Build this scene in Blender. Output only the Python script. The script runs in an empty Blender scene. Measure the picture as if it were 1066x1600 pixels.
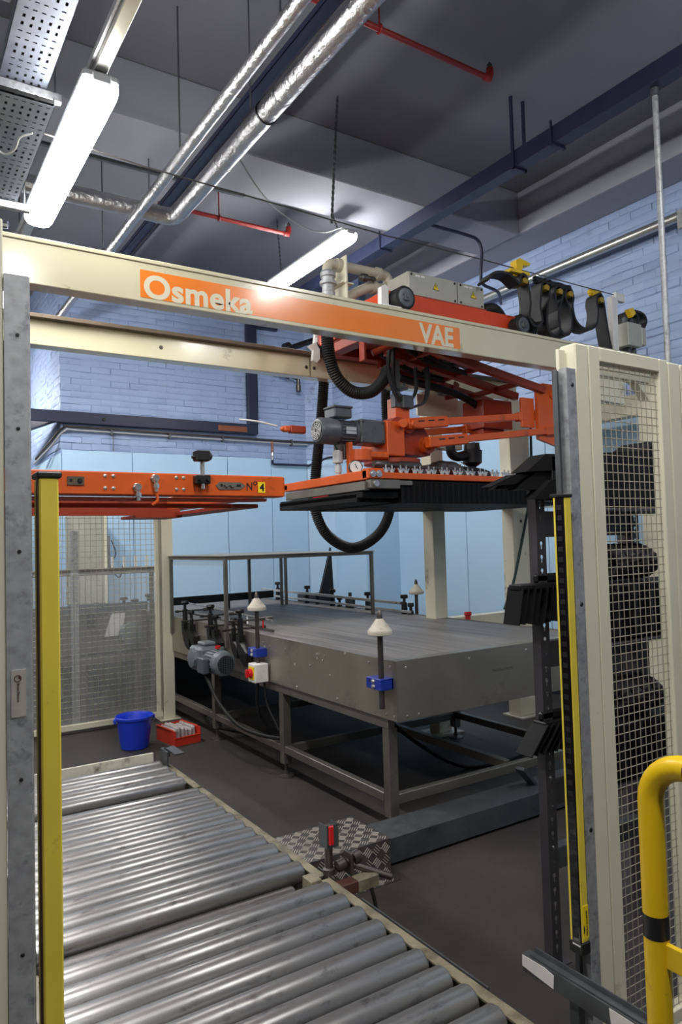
import bpy, math, random
from mathutils import Vector, Matrix
random.seed(7)
S = bpy.context.scene
COL = S.collection
PI = math.pi

# ------------------------------------------------------------------ camera
cd = bpy.data.cameras.new('camera')
cam = bpy.data.objects.new('camera', cd); COL.objects.link(cam)
cd.sensor_fit = 'VERTICAL'; cd.sensor_height = 36.0; cd.lens = 1122.0 / 1600.0 * 36.0
cd.clip_start = 0.05; cd.clip_end = 100
YAW, PITCH, ROLL = 0.574048, 0.042800, -0.027818
fw = Vector((math.sin(YAW)*math.cos(PITCH), math.cos(YAW)*math.cos(PITCH), math.sin(PITCH)))
rt = Vector((math.cos(YAW), -math.sin(YAW), 0)); up = rt.cross(fw)
r2 = math.cos(ROLL)*rt + math.sin(ROLL)*up
u2 = -math.sin(ROLL)*rt + math.cos(ROLL)*up
cam.matrix_world = Matrix(((r2.x, u2.x, -fw.x, 0), (r2.y, u2.y, -fw.y, 0), (r2.z, u2.z, -fw.z, 1.6), (0, 0, 0, 1)))
S.camera = cam
# ------------------------------------------------------------------ world, exposure
w = bpy.data.worlds.new('world'); S.world = w; w.use_nodes = True
w.node_tree.nodes['Background'].inputs[0].default_value = (0.55, 0.62, 0.75, 1)
w.node_tree.nodes['Background'].inputs[1].default_value = 0.05
S.view_settings.view_transform = 'Standard'; S.view_settings.look = 'None'
S.view_settings.exposure = 0.0; S.view_settings.gamma = 1.0
S.view_settings.use_curve_mapping = False
S.cycles.use_denoising = True
LAMP_POWER = 68.0          # emission strength of a lamp's diffuser
LAMP_COLOR = (1.0, 0.985, 0.965)

# ------------------------------------------------------------------ materials
def lin(c):
    return tuple((x/255/12.92 if x/255 <= 0.04045 else ((x/255+0.055)/1.055)**2.4) for x in c)
def nn(nt, t, **k):
    n = nt.nodes.new(t)
    for a, b in k.items(): setattr(n, a, b)
    return n
def pm(name, rgb, rough=0.5, metal=0.0, var=0.12, scale=6.0, bump=0.0, bscale=40.0, dirt=None, damt=0.5, dscale=3.0, stretch=(1,1,1), spec=0.5, rvar=0.1, coat=0.0):
    """principled material, colour broken up by noise, optional dirt patches and fine bump"""
    m = bpy.data.materials.new(name); m.use_nodes = True
    nt = m.node_tree; b = nt.nodes['Principled BSDF']; L = nt.links.new
    c = lin(rgb)
    tc = nn(nt, 'ShaderNodeTexCoord'); mp = nn(nt, 'ShaderNodeMapping'); mp.inputs['Scale'].default_value = stretch
    L(tc.outputs['Object'], mp.inputs['Vector'])
    n = nn(nt, 'ShaderNodeTexNoise'); n.inputs['Scale'].default_value = scale; n.inputs['Detail'].default_value = 6
    L(mp.outputs[0], n.inputs['Vector'])
    mx = nn(nt, 'ShaderNodeMix', data_type='RGBA')
    mx.inputs[6].default_value = (*[x*(1-var) for x in c], 1); mx.inputs[7].default_value = (*[min(1, x*(1+var)) for x in c], 1)
    mr = nn(nt, 'ShaderNodeMapRange'); mr.inputs[1].default_value = 0.3; mr.inputs[2].default_value = 0.7
    L(n.outputs['Fac'], mr.inputs[0]); L(mr.outputs[0], mx.inputs[0])
    out = mx.outputs[2]
    if dirt is not None:
        d = nn(nt, 'ShaderNodeTexNoise'); d.inputs['Scale'].default_value = dscale; d.inputs['Detail'].default_value = 10; d.inputs['Roughness'].default_value = 0.7
        L(mp.outputs[0], d.inputs['Vector'])
        r = nn(nt, 'ShaderNodeMapRange'); r.inputs[1].default_value = 0.62 - 0.25*damt; r.inputs[2].default_value = 0.72; r.inputs[4].default_value = 0.85
        L(d.outputs['Fac'], r.inputs[0])
        m2 = nn(nt, 'ShaderNodeMix', data_type='RGBA'); m2.inputs[7].default_value = (*lin(dirt), 1)
        L(r.outputs[0], m2.inputs[0]); L(out, m2.inputs[6]); out = m2.outputs[2]
    L(out, b.inputs['Base Color'])
    rr = nn(nt, 'ShaderNodeMapRange'); rr.inputs[3].default_value = max(0.02, rough-rvar); rr.inputs[4].default_value = min(1, rough+rvar)
    L(n.outputs['Fac'], rr.inputs[0]); L(rr.outputs[0], b.inputs['Roughness'])
    b.inputs['Metallic'].default_value = metal
    b.inputs['Specular IOR Level'].default_value = spec
    b.inputs['Coat Weight'].default_value = coat
    b.inputs['Coat Roughness'].default_value = 0.12
    if bump:
        bn = nn(nt, 'ShaderNodeTexNoise'); bn.inputs['Scale'].default_value = bscale; bn.inputs['Detail'].default_value = 5
        L(mp.outputs[0], bn.inputs['Vector'])
        bp = nn(nt, 'ShaderNodeBump'); bp.inputs['Strength'].default_value = bump; bp.inputs['Distance'].default_value = 0.01
        L(bn.outputs['Fac'], bp.inputs['Height']); L(bp.outputs[0], b.inputs['Normal'])
    return m
def emit(name, rgb, s):
    m = bpy.data.materials.new(name); m.use_nodes = True; nt = m.node_tree
    b = nt.nodes['Principled BSDF']; b.inputs['Base Color'].default_value = (0.9, 0.9, 0.9, 1)
    b.inputs['Emission Color'].default_value = (*rgb, 1); b.inputs['Emission Strength'].default_value = s
    return m
K = {}
K['cream'] = pm('cream_paint', (220, 215, 192), 0.38, var=0.05, scale=3, dirt=(120, 110, 88), damt=0.05, dscale=5, bump=0.03, bscale=60)
K['cream_gloss'] = pm('cream_gloss_paint', (202, 196, 166), 0.2, var=0.04, scale=3, dirt=(140, 128, 100), damt=0.0, dscale=4, bump=0.03, bscale=90, coat=0.5)
K['cream_dirty'] = pm('chipped_cream_paint', (206, 202, 186), 0.5, var=0.08, dirt=(80, 74, 66), damt=0.35, dscale=9)
K['rust_lip'] = pm('worn_rail_steel', (92, 80, 66), 0.5, 0.4, var=0.3, scale=14, dirt=(60, 38, 26), damt=0.4, stretch=(0.3, 1, 1))
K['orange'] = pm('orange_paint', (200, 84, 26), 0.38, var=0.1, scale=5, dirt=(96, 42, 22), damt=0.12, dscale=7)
K['orange_dark'] = pm('shaded_orange_paint', (150, 50, 20), 0.45, var=0.12, scale=5, dirt=(80, 30, 18), damt=0.2, dscale=6)  # orange darkened to carry the shade on the ladder under the trolley
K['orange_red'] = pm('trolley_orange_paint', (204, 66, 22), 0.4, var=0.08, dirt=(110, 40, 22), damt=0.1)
K['sign_orange'] = pm('orange_sign_film', (234, 128, 44), 0.2, var=0.03, scale=4, coat=0.6, bump=0.03, bscale=90)
K['sign_cream'] = pm('cream_lettering', (214, 208, 182), 0.25, var=0.04, coat=0.4)
K['galv'] = pm('galvanised_steel', (166, 168, 170), 0.5, 0.4, var=0.2, scale=45, dirt=(88, 94, 100), damt=0.3, dscale=26)
K['galv_tray'] = pm('grey_tray_steel', (112, 118, 130), 0.5, 0.75, var=0.1, scale=12)
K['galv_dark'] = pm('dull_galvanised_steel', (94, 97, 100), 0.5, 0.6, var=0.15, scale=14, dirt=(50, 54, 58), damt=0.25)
K['yellow'] = pm('yellow_coating', (226, 204, 70), 0.45, var=0.06, scale=6, dirt=(150, 128, 34), damt=0.12, dscale=9)
K['yellow_safety'] = pm('yellow_safety_paint', (226, 186, 20), 0.35, var=0.05, scale=4, dirt=(150, 116, 24), damt=0.05, dscale=8, bump=0.06, bscale=30)
K['yellow_dull'] = pm('dusty_yellow_plastic', (150, 126, 30), 0.5, var=0.1)
K['black'] = pm('black_plastic', (17, 17, 18), 0.45, var=0.2)
K['black_matt'] = pm('black_rubber', (19, 19, 20), 0.65, var=0.25, scale=10, dirt=(40, 39, 38), damt=0.05, dscale=5)
K['black_gloss'] = pm('black_tape', (26, 26, 28), 0.4, var=0.1)
K['black_sheet'] = pm('black_fin_sheet', (12, 12, 13), 0.6, var=0.2, scale=6, spec=0.2)
K['lens'] = pm('dark_lens', (18, 14, 18), 0.12, var=0.1)
K['steel'] = pm('stainless_steel', (168, 161, 148), 0.42, 0.8, var=0.1, scale=3, dirt=(120, 116, 108), damt=0.25, dscale=2.5, bump=0.02, bscale=60)
K['steel_dull'] = pm('dull_steel_tube', (128, 124, 116), 0.45, 0.7, var=0.12, scale=6, dirt=(80, 76, 70), damt=0.3)
K['bolt'] = pm('bright_bolt_steel', (205, 205, 202), 0.28, 0.85, var=0.1, scale=20)
K['rod'] = pm('dark_rod_steel', (96, 92, 88), 0.4, 0.8, var=0.15, scale=10)
K['roller'] = pm('worn_roller_steel', (164, 163, 162), 0.32, 0.78, var=0.10, scale=5, dirt=(70, 66, 64), damt=0.22, dscale=14, stretch=(0.6, 1.2, 1.2), rvar=0.04)
K['roller_dark'] = pm('blackened_roller_steel', (118, 116, 116), 0.42, 0.8, var=0.25, scale=9, dirt=(44, 38, 38), damt=0.7, dscale=5, stretch=(0.6, 2, 2))
K['frame_cream'] = pm('oily_cream_frame', (138, 130, 108), 0.45, var=0.12, dirt=(44, 36, 30), damt=0.7, dscale=10)
K['brown'] = pm('brown_block', (82, 50, 40), 0.6, var=0.15)
K['cone'] = pm('offwhite_plastic_cone', (196, 188, 172), 0.5, var=0.08, scale=5, dirt=(116, 104, 88), damt=0.3, dscale=12)
K['blue_clamp'] = pm('blue_clamp_paint', (28, 52, 150), 0.35, var=0.1, dirt=(16, 24, 70), damt=0.2, dscale=16)
K['blue_bucket'] = pm('blue_bucket_plastic', (30, 62, 204), 0.38, var=0.1, scale=6, dirt=(84, 110, 200), damt=0.1, dscale=9)
K['red_bin'] = pm('red_bin_plastic', (196, 52, 34), 0.4, var=0.08)
K['bag'] = pm('grey_plastic_bag', (168, 160, 158), 0.3, var=0.18, scale=20, bump=0.3, bscale=30)
K['motor'] = pm('dark_grey_motor_paint', (78, 82, 88), 0.4, var=0.1, dirt=(44, 46, 50), damt=0.25)
K['motor_green'] = pm('grey_motor_paint', (104, 112, 116), 0.4, var=0.12, dirt=(56, 60, 62), damt=0.25)
K['plate_label'] = pm('metal_label', (190, 192, 190), 0.35, 0.3, var=0.1)
K['label_white'] = pm('white_label', (222, 220, 216), 0.6, var=0.05, dirt=(150, 146, 140), damt=0.1)
K['label_grey'] = pm('dirty_label', (170, 166, 156), 0.6, var=0.1, dirt=(106, 102, 98), damt=0.3)
K['label_yellow'] = pm('yellow_label', (236, 206, 30), 0.5, var=0.04)
K['cabinet'] = pm('grey_cabinet_paint', (168, 168, 156), 0.42, var=0.06, dirt=(116, 114, 102), damt=0.15)
K['pipe_cream'] = pm('cream_pipe_paint', (186, 178, 160), 0.38, var=0.1, dirt=(128, 116, 96), damt=0.2)
K['foil'] = pm('aluminium_foil_wrap', (182, 182, 184), 0.32, 0.95, var=0.1, scale=8, bump=1.0, bscale=34, rvar=0.1)
K['alu_pipe'] = pm('satin_metal_pipe', (186, 186, 180), 0.32, 0.85, var=0.08)
K['navy'] = pm('navy_paint', (30, 36, 60), 0.42, var=0.12, dirt=(24, 26, 44), damt=0.2)
K['red_pipe'] = pm('red_pipe_paint', (140, 32, 28), 0.42, var=0.1)
K['lamp_body'] = pm('grey_lamp_body', (170, 172, 174), 0.5, var=0.05)
K['ceiling'] = pm('dull_painted_ceiling', (116, 117, 126), 0.85, var=0.05, scale=1.2, bump=0.1, bscale=14)
K['beam'] = pm('painted_concrete_beam', (152, 154, 164), 0.8, var=0.05, scale=1.4, bump=0.1, bscale=12)
K['brick'] = pm('pale_blue_painted_brick', (152, 171, 206), 0.55, var=0.06, scale=3, bump=0.35, bscale=9, dirt=(112, 124, 160), damt=0.02, dscale=5)
K['brick_joint'] = pm('painted_mortar', (126, 148, 186), 0.7, var=0.1)
K['panel_blue'] = pm('light_blue_wall_sheet', (182, 214, 240), 0.4, var=0.02, scale=1.5)
K['seam'] = pm('panel_seam', (120, 160, 190), 0.6)
K['plain_wall'] = pm('plain_wall_paint', (84, 88, 96), 0.8, var=0.05)
K['copper'] = pm('copper_pipe', (150, 92, 66), 0.4, 0.6, var=0.2)
K['rack_steel'] = pm('dark_rack_steel', (62, 60, 64), 0.5, 0.2, var=0.15)
K['grille'] = pm('dark_grille', (20, 21, 22), 0.5)
K['red_plastic'] = pm('red_plastic', (206, 30, 34), 0.35, var=0.05)
K['green_cable'] = pm('dark_green_cable', (26, 50, 46), 0.5)
K['wire_steel'] = pm('mesh_wire', (170, 164, 146), 0.45, 0.4, var=0.1)
K['diamond'] = pm('chequer_plate_alloy', (122, 117, 114), 0.35, 0.8, var=0.12, scale=10, dirt=(88, 78, 72), damt=0.35, dscale=9)
K['tread'] = pm('worn_tread_alloy', (226, 218, 208), 0.35, 0.55, var=0.1)

def floor_material():
    m = bpy.data.materials.new('dark_worn_floor'); m.use_nodes = True; nt = m.node_tree; L = nt.links.new
    b = nt.nodes['Principled BSDF']; tc = nn(nt, 'ShaderNodeTexCoord')
    n1 = nn(nt, 'ShaderNodeTexNoise'); n1.inputs['Scale'].default_value = 0.9; n1.inputs['Detail'].default_value = 8; n1.inputs['Roughness'].default_value = 0.65
    n2 = nn(nt, 'ShaderNodeTexNoise'); n2.inputs['Scale'].default_value = 26; n2.inputs['Detail'].default_value = 6
    L(tc.outputs['Object'], n1.inputs['Vector']); L(tc.outputs['Object'], n2.inputs['Vector'])
    cr = nn(nt, 'ShaderNodeValToRGB'); e = cr.color_ramp.elements
    e[0].position = 0.32; e[0].color = (*lin((42, 39, 38)), 1); e[1].position = 0.7; e[1].color = (*lin((66, 61, 58)), 1)
    L(n1.outputs['Fac'], cr.inputs[0])
    cr2 = nn(nt, 'ShaderNodeValToRGB'); e = cr2.color_ramp.elements
    e[0].position = 0.66; e[0].color = (0, 0, 0, 1); e[1].position = 0.75; e[1].color = (0.5, 0.5, 0.5, 1)
    L(n2.outputs['Fac'], cr2.inputs[0])
    mx = nn(nt, 'ShaderNodeMix', data_type='RGBA'); mx.inputs[7].default_value = (*lin((50, 47, 46)), 1)
    L(cr2.outputs[0], mx.inputs[0]); L(cr.outputs[0], mx.inputs[6]); L(mx.outputs[2], b.inputs['Base Color'])
    b.inputs['Roughness'].default_value = 0.62
    bp = nn(nt, 'ShaderNodeBump'); bp.inputs['Strength'].default_value = 0.15; bp.inputs['Distance'].default_value = 0.01
    L(n2.outputs['Fac'], bp.inputs['Height']); L(bp.outputs[0], b.inputs['Normal'])
    return m
K['floor'] = floor_material()
def belt_material():
    m = bpy.data.materials.new('grey_modular_belt'); m.use_nodes = True; nt = m.node_tree; L = nt.links.new
    b = nt.nodes['Principled BSDF']; tc = nn(nt, 'ShaderNodeTexCoord')
    wv = nn(nt, 'ShaderNodeTexWave', bands_direction='X'); wv.inputs['Scale'].default_value = 22; wv.inputs['Distortion'].default_value = 0.6; wv.inputs['Detail'].default_value = 2
    L(tc.outputs['Object'], wv.inputs['Vector'])
    mp = nn(nt, 'ShaderNodeMapping'); mp.inputs['Scale'].default_value = (26, 0.7, 1); L(tc.outputs['Object'], mp.inputs[0])
    n = nn(nt, 'ShaderNodeTexNoise'); n.inputs['Scale'].default_value = 1.0; n.inputs['Detail'].default_value = 4; L(mp.outputs[0], n.inputs['Vector'])
    cr = nn(nt, 'ShaderNodeValToRGB'); e = cr.color_ramp.elements
    e[0].position = 0.3; e[0].color = (*lin((104, 100, 97)), 1); e[1].position = 0.72; e[1].color = (*lin((150, 145, 140)), 1)
    L(n.outputs['Fac'], cr.inputs[0]); 
    mx = nn(nt, 'ShaderNodeMix', data_type='RGBA', blend_type='MULTIPLY'); mx.inputs[0].default_value = 0.25
    L(cr.outputs[0], mx.inputs[6]); L(wv.outputs['Color'], mx.inputs[7]); L(mx.outputs[2], b.inputs['Base Color'])
    b.inputs['Roughness'].default_value = 0.5; b.inputs['Metallic'].default_value = 0.0
    bp = nn(nt, 'ShaderNodeBump'); bp.inputs['Strength'].default_value = 0.2; bp.inputs['Distance'].default_value = 0.002
    L(wv.outputs['Fac'], bp.inputs['Height']); L(bp.outputs[0], b.inputs['Normal'])
    return m
K['belt'] = belt_material()
def clear_material():
    m = bpy.data.materials.new('scuffed_clear_sheet'); m.use_nodes = True; nt = m.node_tree; L = nt.links.new
    b = nt.nodes['Principled BSDF']; b.inputs['Base Color'].default_value = (0.8, 0.84, 0.86, 1); b.inputs['Roughness'].default_value = 0.25
    t = nn(nt, 'ShaderNodeBsdfTransparent'); ms = nn(nt, 'ShaderNodeMixShader'); n = nn(nt, 'ShaderNodeTexNoise'); n.inputs['Scale'].default_value = 4
    mr = nn(nt, 'ShaderNodeMapRange'); mr.inputs[3].default_value = 0.08; mr.inputs[4].default_value = 0.26
    L(n.outputs['Fac'], mr.inputs[0]); L(mr.outputs[0], ms.inputs[0]); L(t.outputs[0], ms.inputs[1]); L(b.outputs[0], ms.inputs[2])
    L(ms.outputs[0], nt.nodes['Material Output'].inputs[0])
    return m
K['clear'] = clear_material()
K['lamp'] = emit('lit_diffuser', LAMP_COLOR, LAMP_POWER)

# ------------------------------------------------------------------ mesh builder (world coordinates)
def frame_of(d):
    d = Vector(d).normalized()
    a = Vector((0, 0, 1)) if abs(d.z) < 0.95 else Vector((1, 0, 0))
    u = d.cross(a).normalized(); v = u.cross(d).normalized()
    return d, u, v
def spl(pts, n=8):
    """Catmull-Rom through points"""
    P = [Vector(p) for p in pts]; out = []
    for i in range(len(P)-1):
        p0 = P[i-1] if i else P[0]*2-P[1]; p1 = P[i]; p2 = P[i+1]; p3 = P[i+2] if i+2 < len(P) else P[-1]*2-P[-2]
        for k in range(n):
            t = k/n
            out.append(0.5*((2*p1)+(p2-p0)*t+(2*p0-5*p1+4*p2-p3)*t*t+(3*p1-p0-3*p2+p3)*t**3))
    out.append(P[-1]); return out
class MB:
    def __init__(s): s.v = []; s.f = []
    def add(s, V, F):
        o = len(s.v); s.v += [Vector(p) for p in V]; s.f += [tuple(i+o for i in f) for f in F]; return s
    def box(s, x0, x1, y0, y1, z0, z1, b=0.0, R=None, c=None):
        if x1 < x0: x0, x1 = x1, x0
        if y1 < y0: y0, y1 = y1, y0
        if z1 < z0: z0, z1 = z1, z0
        b = min(b, 0.45*min(x1-x0, y1-y0, z1-z0))
        cx, cy, cz = (x0+x1)/2, (y0+y1)/2, (z0+z1)/2; h = ((x1-x0)/2, (y1-y0)/2, (z1-z0)/2)
        if b <= 0:
            V = [Vector((sx*h[0], sy*h[1], sz*h[2])) for sx in (-1, 1) for sy in (-1, 1) for sz in (-1, 1)]
            F = [(0, 1, 3, 2), (4, 6, 7, 5), (0, 4, 5, 1), (2, 3, 7, 6), (0, 2, 6, 4), (1, 5, 7, 3)]
        else:
            V = []; idx = {}
            for sx in (-1, 1):
                for sy in (-1, 1):
                    for sz in (-1, 1):
                        for ax in range(3):
                            p = [sx*(h[0]-b), sy*(h[1]-b), sz*(h[2]-b)]; p[ax] = (sx, sy, sz)[ax]*h[ax]
                            idx[(sx, sy, sz, ax)] = len(V); V.append(Vector(p))
            F = []
            q = ((-1, -1), (1, -1), (1, 1), (-1, 1))
            for ax in range(3):
                for sg in (-1, 1):
                    f = []
                    for a, d in q:
                        k = [0, 0, 0]; k[ax] = sg; k[(ax+1) % 3] = a; k[(ax+2) % 3] = d; f.append(idx[(*k, ax)])
                    F.append(tuple(f) if sg > 0 else tuple(reversed(f)))
            for ax in range(3):
                a1, a2 = (ax+1) % 3, (ax+2) % 3
                for s1 in (-1, 1):
                    for s2 in (-1, 1):
                        k0 = [0, 0, 0]; k0[a1] = s1; k0[a2] = s2; k1 = list(k0); k0[ax] = -1; k1[ax] = 1
                        f = (idx[(*k0, a1)], idx[(*k1, a1)], idx[(*k1, a2)], idx[(*k0, a2)])
                        F.append(f if s1*s2 > 0 else tuple(reversed(f)))
            for sx in (-1, 1):
                for sy in (-1, 1):
                    for sz in (-1, 1):
                        f = (idx[(sx, sy, sz, 0)], idx[(sx, sy, sz, 1)], idx[(sx, sy, sz, 2)])
                        F.append(f if sx*sy*sz > 0 else tuple(reversed(f)))
        o = Vector((cx, cy, cz))
        if R is not None:
            piv = Vector(c) if c is not None else o
            V = [piv + R @ (p + o - piv) for p in V]
        else: V = [p+o for p in V]
        return s.add(V, F)
    def bar(s, p0, p1, wd, ht, upv=(0, 0, 1), b=0.002):
        """rectangular bar from p0 to p1, width across, height along upv"""
        p0, p1 = Vector(p0), Vector(p1); d = (p1-p0); L = d.length; d.normalize()
        u = d.cross(Vector(upv)).normalized(); v = u.cross(d)
        o = MB(); o.box(-L/2, L/2, -wd/2, wd/2, -ht/2, ht/2, b)
        c = (p0+p1)/2
        return s.add([c + d*p.x - u*p.y + v*p.z for p in o.v], o.f)
    def tube(s, pts, r, n=10, caps=True, closed=False):
        P = [Vector(p) for p in pts]; N = len(P)
        rs = r if hasattr(r, '__len__') else [r]*N
        d0 = (P[1]-P[0]).normalized(); _, u, v = frame_of(d0); V = []; F = []
        pd = d0
        for i in range(N):
            if closed: d = (P[(i+1) % N]-P[i-1]).normalized()
            else: d = ((P[min(i+1, N-1)]-P[max(i-1, 0)])).normalized()
            ax = pd.cross(d)
            if ax.length > 1e-7:
                M = Matrix.Rotation(pd.angle(d), 3, ax.normalized()); u = M @ u
            pd = d; v = d.cross(u).normalized(); u = v.cross(d).normalized()
            for k in range(n):
                a = 2*PI*k/n; V.append(P[i] + (u*math.cos(a)+v*math.sin(a))*rs[i])
        M_ = N if closed else N-1
        for i in range(M_):
            j = (i+1) % N
            for k in range(n):
                l = (k+1) % n; F.append((i*n+k, i*n+l, j*n+l, j*n+k))
        if caps and not closed:
            F.append(tuple(range(n-1, -1, -1))); F.append(tuple(range((N-1)*n, N*n)))
        return s.add(V, F)
    def cyl(s, p0, p1, r, n=16): return s.tube([p0, p1], r, n)
    def lathe(s, p, axis, prof, n=20):
        """prof: list of (distance along axis, radius)"""
        d, u, v = frame_of(axis); p = Vector(p); V = []; F = []
        for h, r in prof:
            for k in range(n):
                a = 2*PI*k/n; V.append(p + d*h + (u*math.cos(a)+v*math.sin(a))*max(r, 1e-4))
        for i in range(len(prof)-1):
            for k in range(n):
                l = (k+1) % n; F.append((i*n+k, i*n+l, (i+1)*n+l, (i+1)*n+k))
        F.append(tuple(range(n-1, -1, -1))); F.append(tuple(range((len(prof)-1)*n, len(prof)*n)))
        return s.add(V, F)
    def bolt(s, p, d, r=0.009, h=0.007):
        return s.lathe(p, d, [(0, r*1.25), (h*0.25, r*1.25), (h*0.25, r), (h, r*0.8)], 6)
    def prism(s, poly, axis, a0, a1):
        """extrude a polygon; axis 'x': poly=(y,z), 'y': poly=(x,z), 'z': poly=(x,y)"""
        def mk(p, a): return {'x': (a, p[0], p[1]), 'y': (p[0], a, p[1]), 'z': (p[0], p[1], a)}[axis]
        n = len(poly); V = [mk(p, a0) for p in poly]+[mk(p, a1) for p in poly]
        F = [tuple(range(n-1, -1, -1)), tuple(range(n, 2*n))]+[(i, (i+1) % n, n+(i+1) % n, n+i) for i in range(n)]
        return s.add(V, F)
    def ribbon(s, pts, wdir, wd, th):
        """flat cable: pts path, width along wdir"""
        P = [Vector(p) for p in pts]; wv = Vector(wdir).normalized(); V = []; F = []
        for i, p in enumerate(P):
            d = (P[min(i+1, len(P)-1)]-P[max(i-1, 0)]).normalized(); nrm = d.cross(wv).normalized()
            for a, c in ((-1, -1), (1, -1), (1, 1), (-1, 1)): V.append(p+wv*(a*wd/2)+nrm*(c*th/2))
        for i in range(len(P)-1):
            for k in range(4):
                l = (k+1) % 4; F.append((i*4+k, i*4+l, i*4+4+l, i*4+4+k))
        F.append((3, 2, 1, 0)); e = (len(P)-1)*4; F.append((e, e+1, e+2, e+3))
        return s.add(V, F)
    def sphere(s, c, r, n=12, sc=(1, 1, 1)):
        V = []; F = []; c = Vector(c); m = n//2
        for i in range(m+1):
            t = PI*i/m
            for k in range(n):
                a = 2*PI*k/n
                V.append(c+Vector((math.sin(t)*math.cos(a)*r*sc[0], math.sin(t)*math.sin(a)*r*sc[1], math.cos(t)*r*sc[2])))
        for i in range(m):
            for k in range(n):
                l = (k+1) % n; F.append((i*n+k, (i+1)*n+k, (i+1)*n+l, i*n+l))
        return s.add(V, F)

WORLD = {}
# small fixings kept joined: too small to pick apart one by one
TINY = {'bolt', 'dome_bolt', 'lid_screw', 'bolt_hole', 'cooling_fin', 'rib', 'plate_bolt', 'cable_gland', 'slot_hole', 'clamp_bolt', 'clamp_hole', 'corner_boss', 'name_tag', 'fitting', 'feet', 'handle_lug'}
def tag(o, label=None, cat=None, group=None, kind=None):
    if label: o['label'] = label
    if cat: o['category'] = cat
    if group: o['group'] = group
    if kind: o['kind'] = kind
    return o
def T(name, label, cat, loc, group=None):
    o = bpy.data.objects.new(name, None); COL.objects.link(o); o.empty_display_size = 0.1
    o.location = loc; WORLD[o.name] = Vector(loc)
    return tag(o, label, cat, group)
def P(name, mb, mat, parent=None, label=None, stuff=False, cat=None, group=None, smooth=True, kind=None):
    lo = [min(p[i] for p in mb.v) for i in range(3)]; hi = [max(p[i] for p in mb.v) for i in range(3)]
    c = Vector([(a+b)/2 for a, b in zip(lo, hi)])
    if parent is None: c.z = lo[2]
    if parent is not None and name in TINY: stuff = True
    me = bpy.data.meshes.new(name)
    me.from_pydata([tuple(p-c) for p in mb.v], [], mb.f)
    me.validate()
    if smooth:
        me.polygons.foreach_set('use_smooth', [True]*len(me.polygons)); me.set_sharp_from_angle(angle=math.radians(38))
    me.materials.append(K[mat] if isinstance(mat, str) else mat)
    return link(name, me, c, parent, label, stuff, cat, group, kind)
def link(name, me, c, parent=None, label=None, stuff=False, cat=None, group=None, kind=None):
    o = bpy.data.objects.new(name, me); COL.objects.link(o)
    c = Vector(c); WORLD[o.name] = c
    if parent is not None:
        o.parent = parent; o.location = c - WORLD[parent.name]
    else: o.location = c
    return tag(o, label, cat, group, 'stuff' if stuff else kind)
def dup(o, off, parent=None, group=None, label=None):
    """copy a single object shifted by off"""
    c = WORLD[o.name]+Vector(off)
    n = o.copy(); COL.objects.link(n); WORLD[n.name] = c
    if parent is not None: n.parent = parent
    n.location = c - (WORLD[n.parent.name] if n.parent else Vector((0, 0, 0)))
    if label: n['label'] = label
    return n
def text(name, body, size, origin, xdir, ydir, mat, parent, depth=0.0006, bold=0.0, align='LEFT', sx=1.0, label=None, space=1.0):
    """flat lettering as mesh; origin=baseline start"""
    cu = bpy.data.curves.new(name, 'FONT'); cu.body = body; cu.size = size; cu.offset = bold; cu.extrude = depth; cu.align_x = align; cu.space_character = space; cu.resolution_u = 6
    tmp = bpy.data.objects.new('tmp_text', cu); COL.objects.link(tmp)
    dg = bpy.context.evaluated_depsgraph_get(); me = bpy.data.meshes.new_from_object(tmp.evaluated_get(dg))
    bpy.data.objects.remove(tmp); bpy.data.curves.remove(cu)
    X = Vector(xdir).normalized(); Y = Vector(ydir).normalized(); Z = X.cross(Y); o = Vector(origin)
    mb = MB(); mb.v = [o + X*(v.co.x*sx)+Y*v.co.y+Z*v.co.z for v in me.vertices]; mb.f = [tuple(p.vertices) for p in me.polygons]
    return P(name, mb, mat, parent, label=label, smooth=False)

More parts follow.
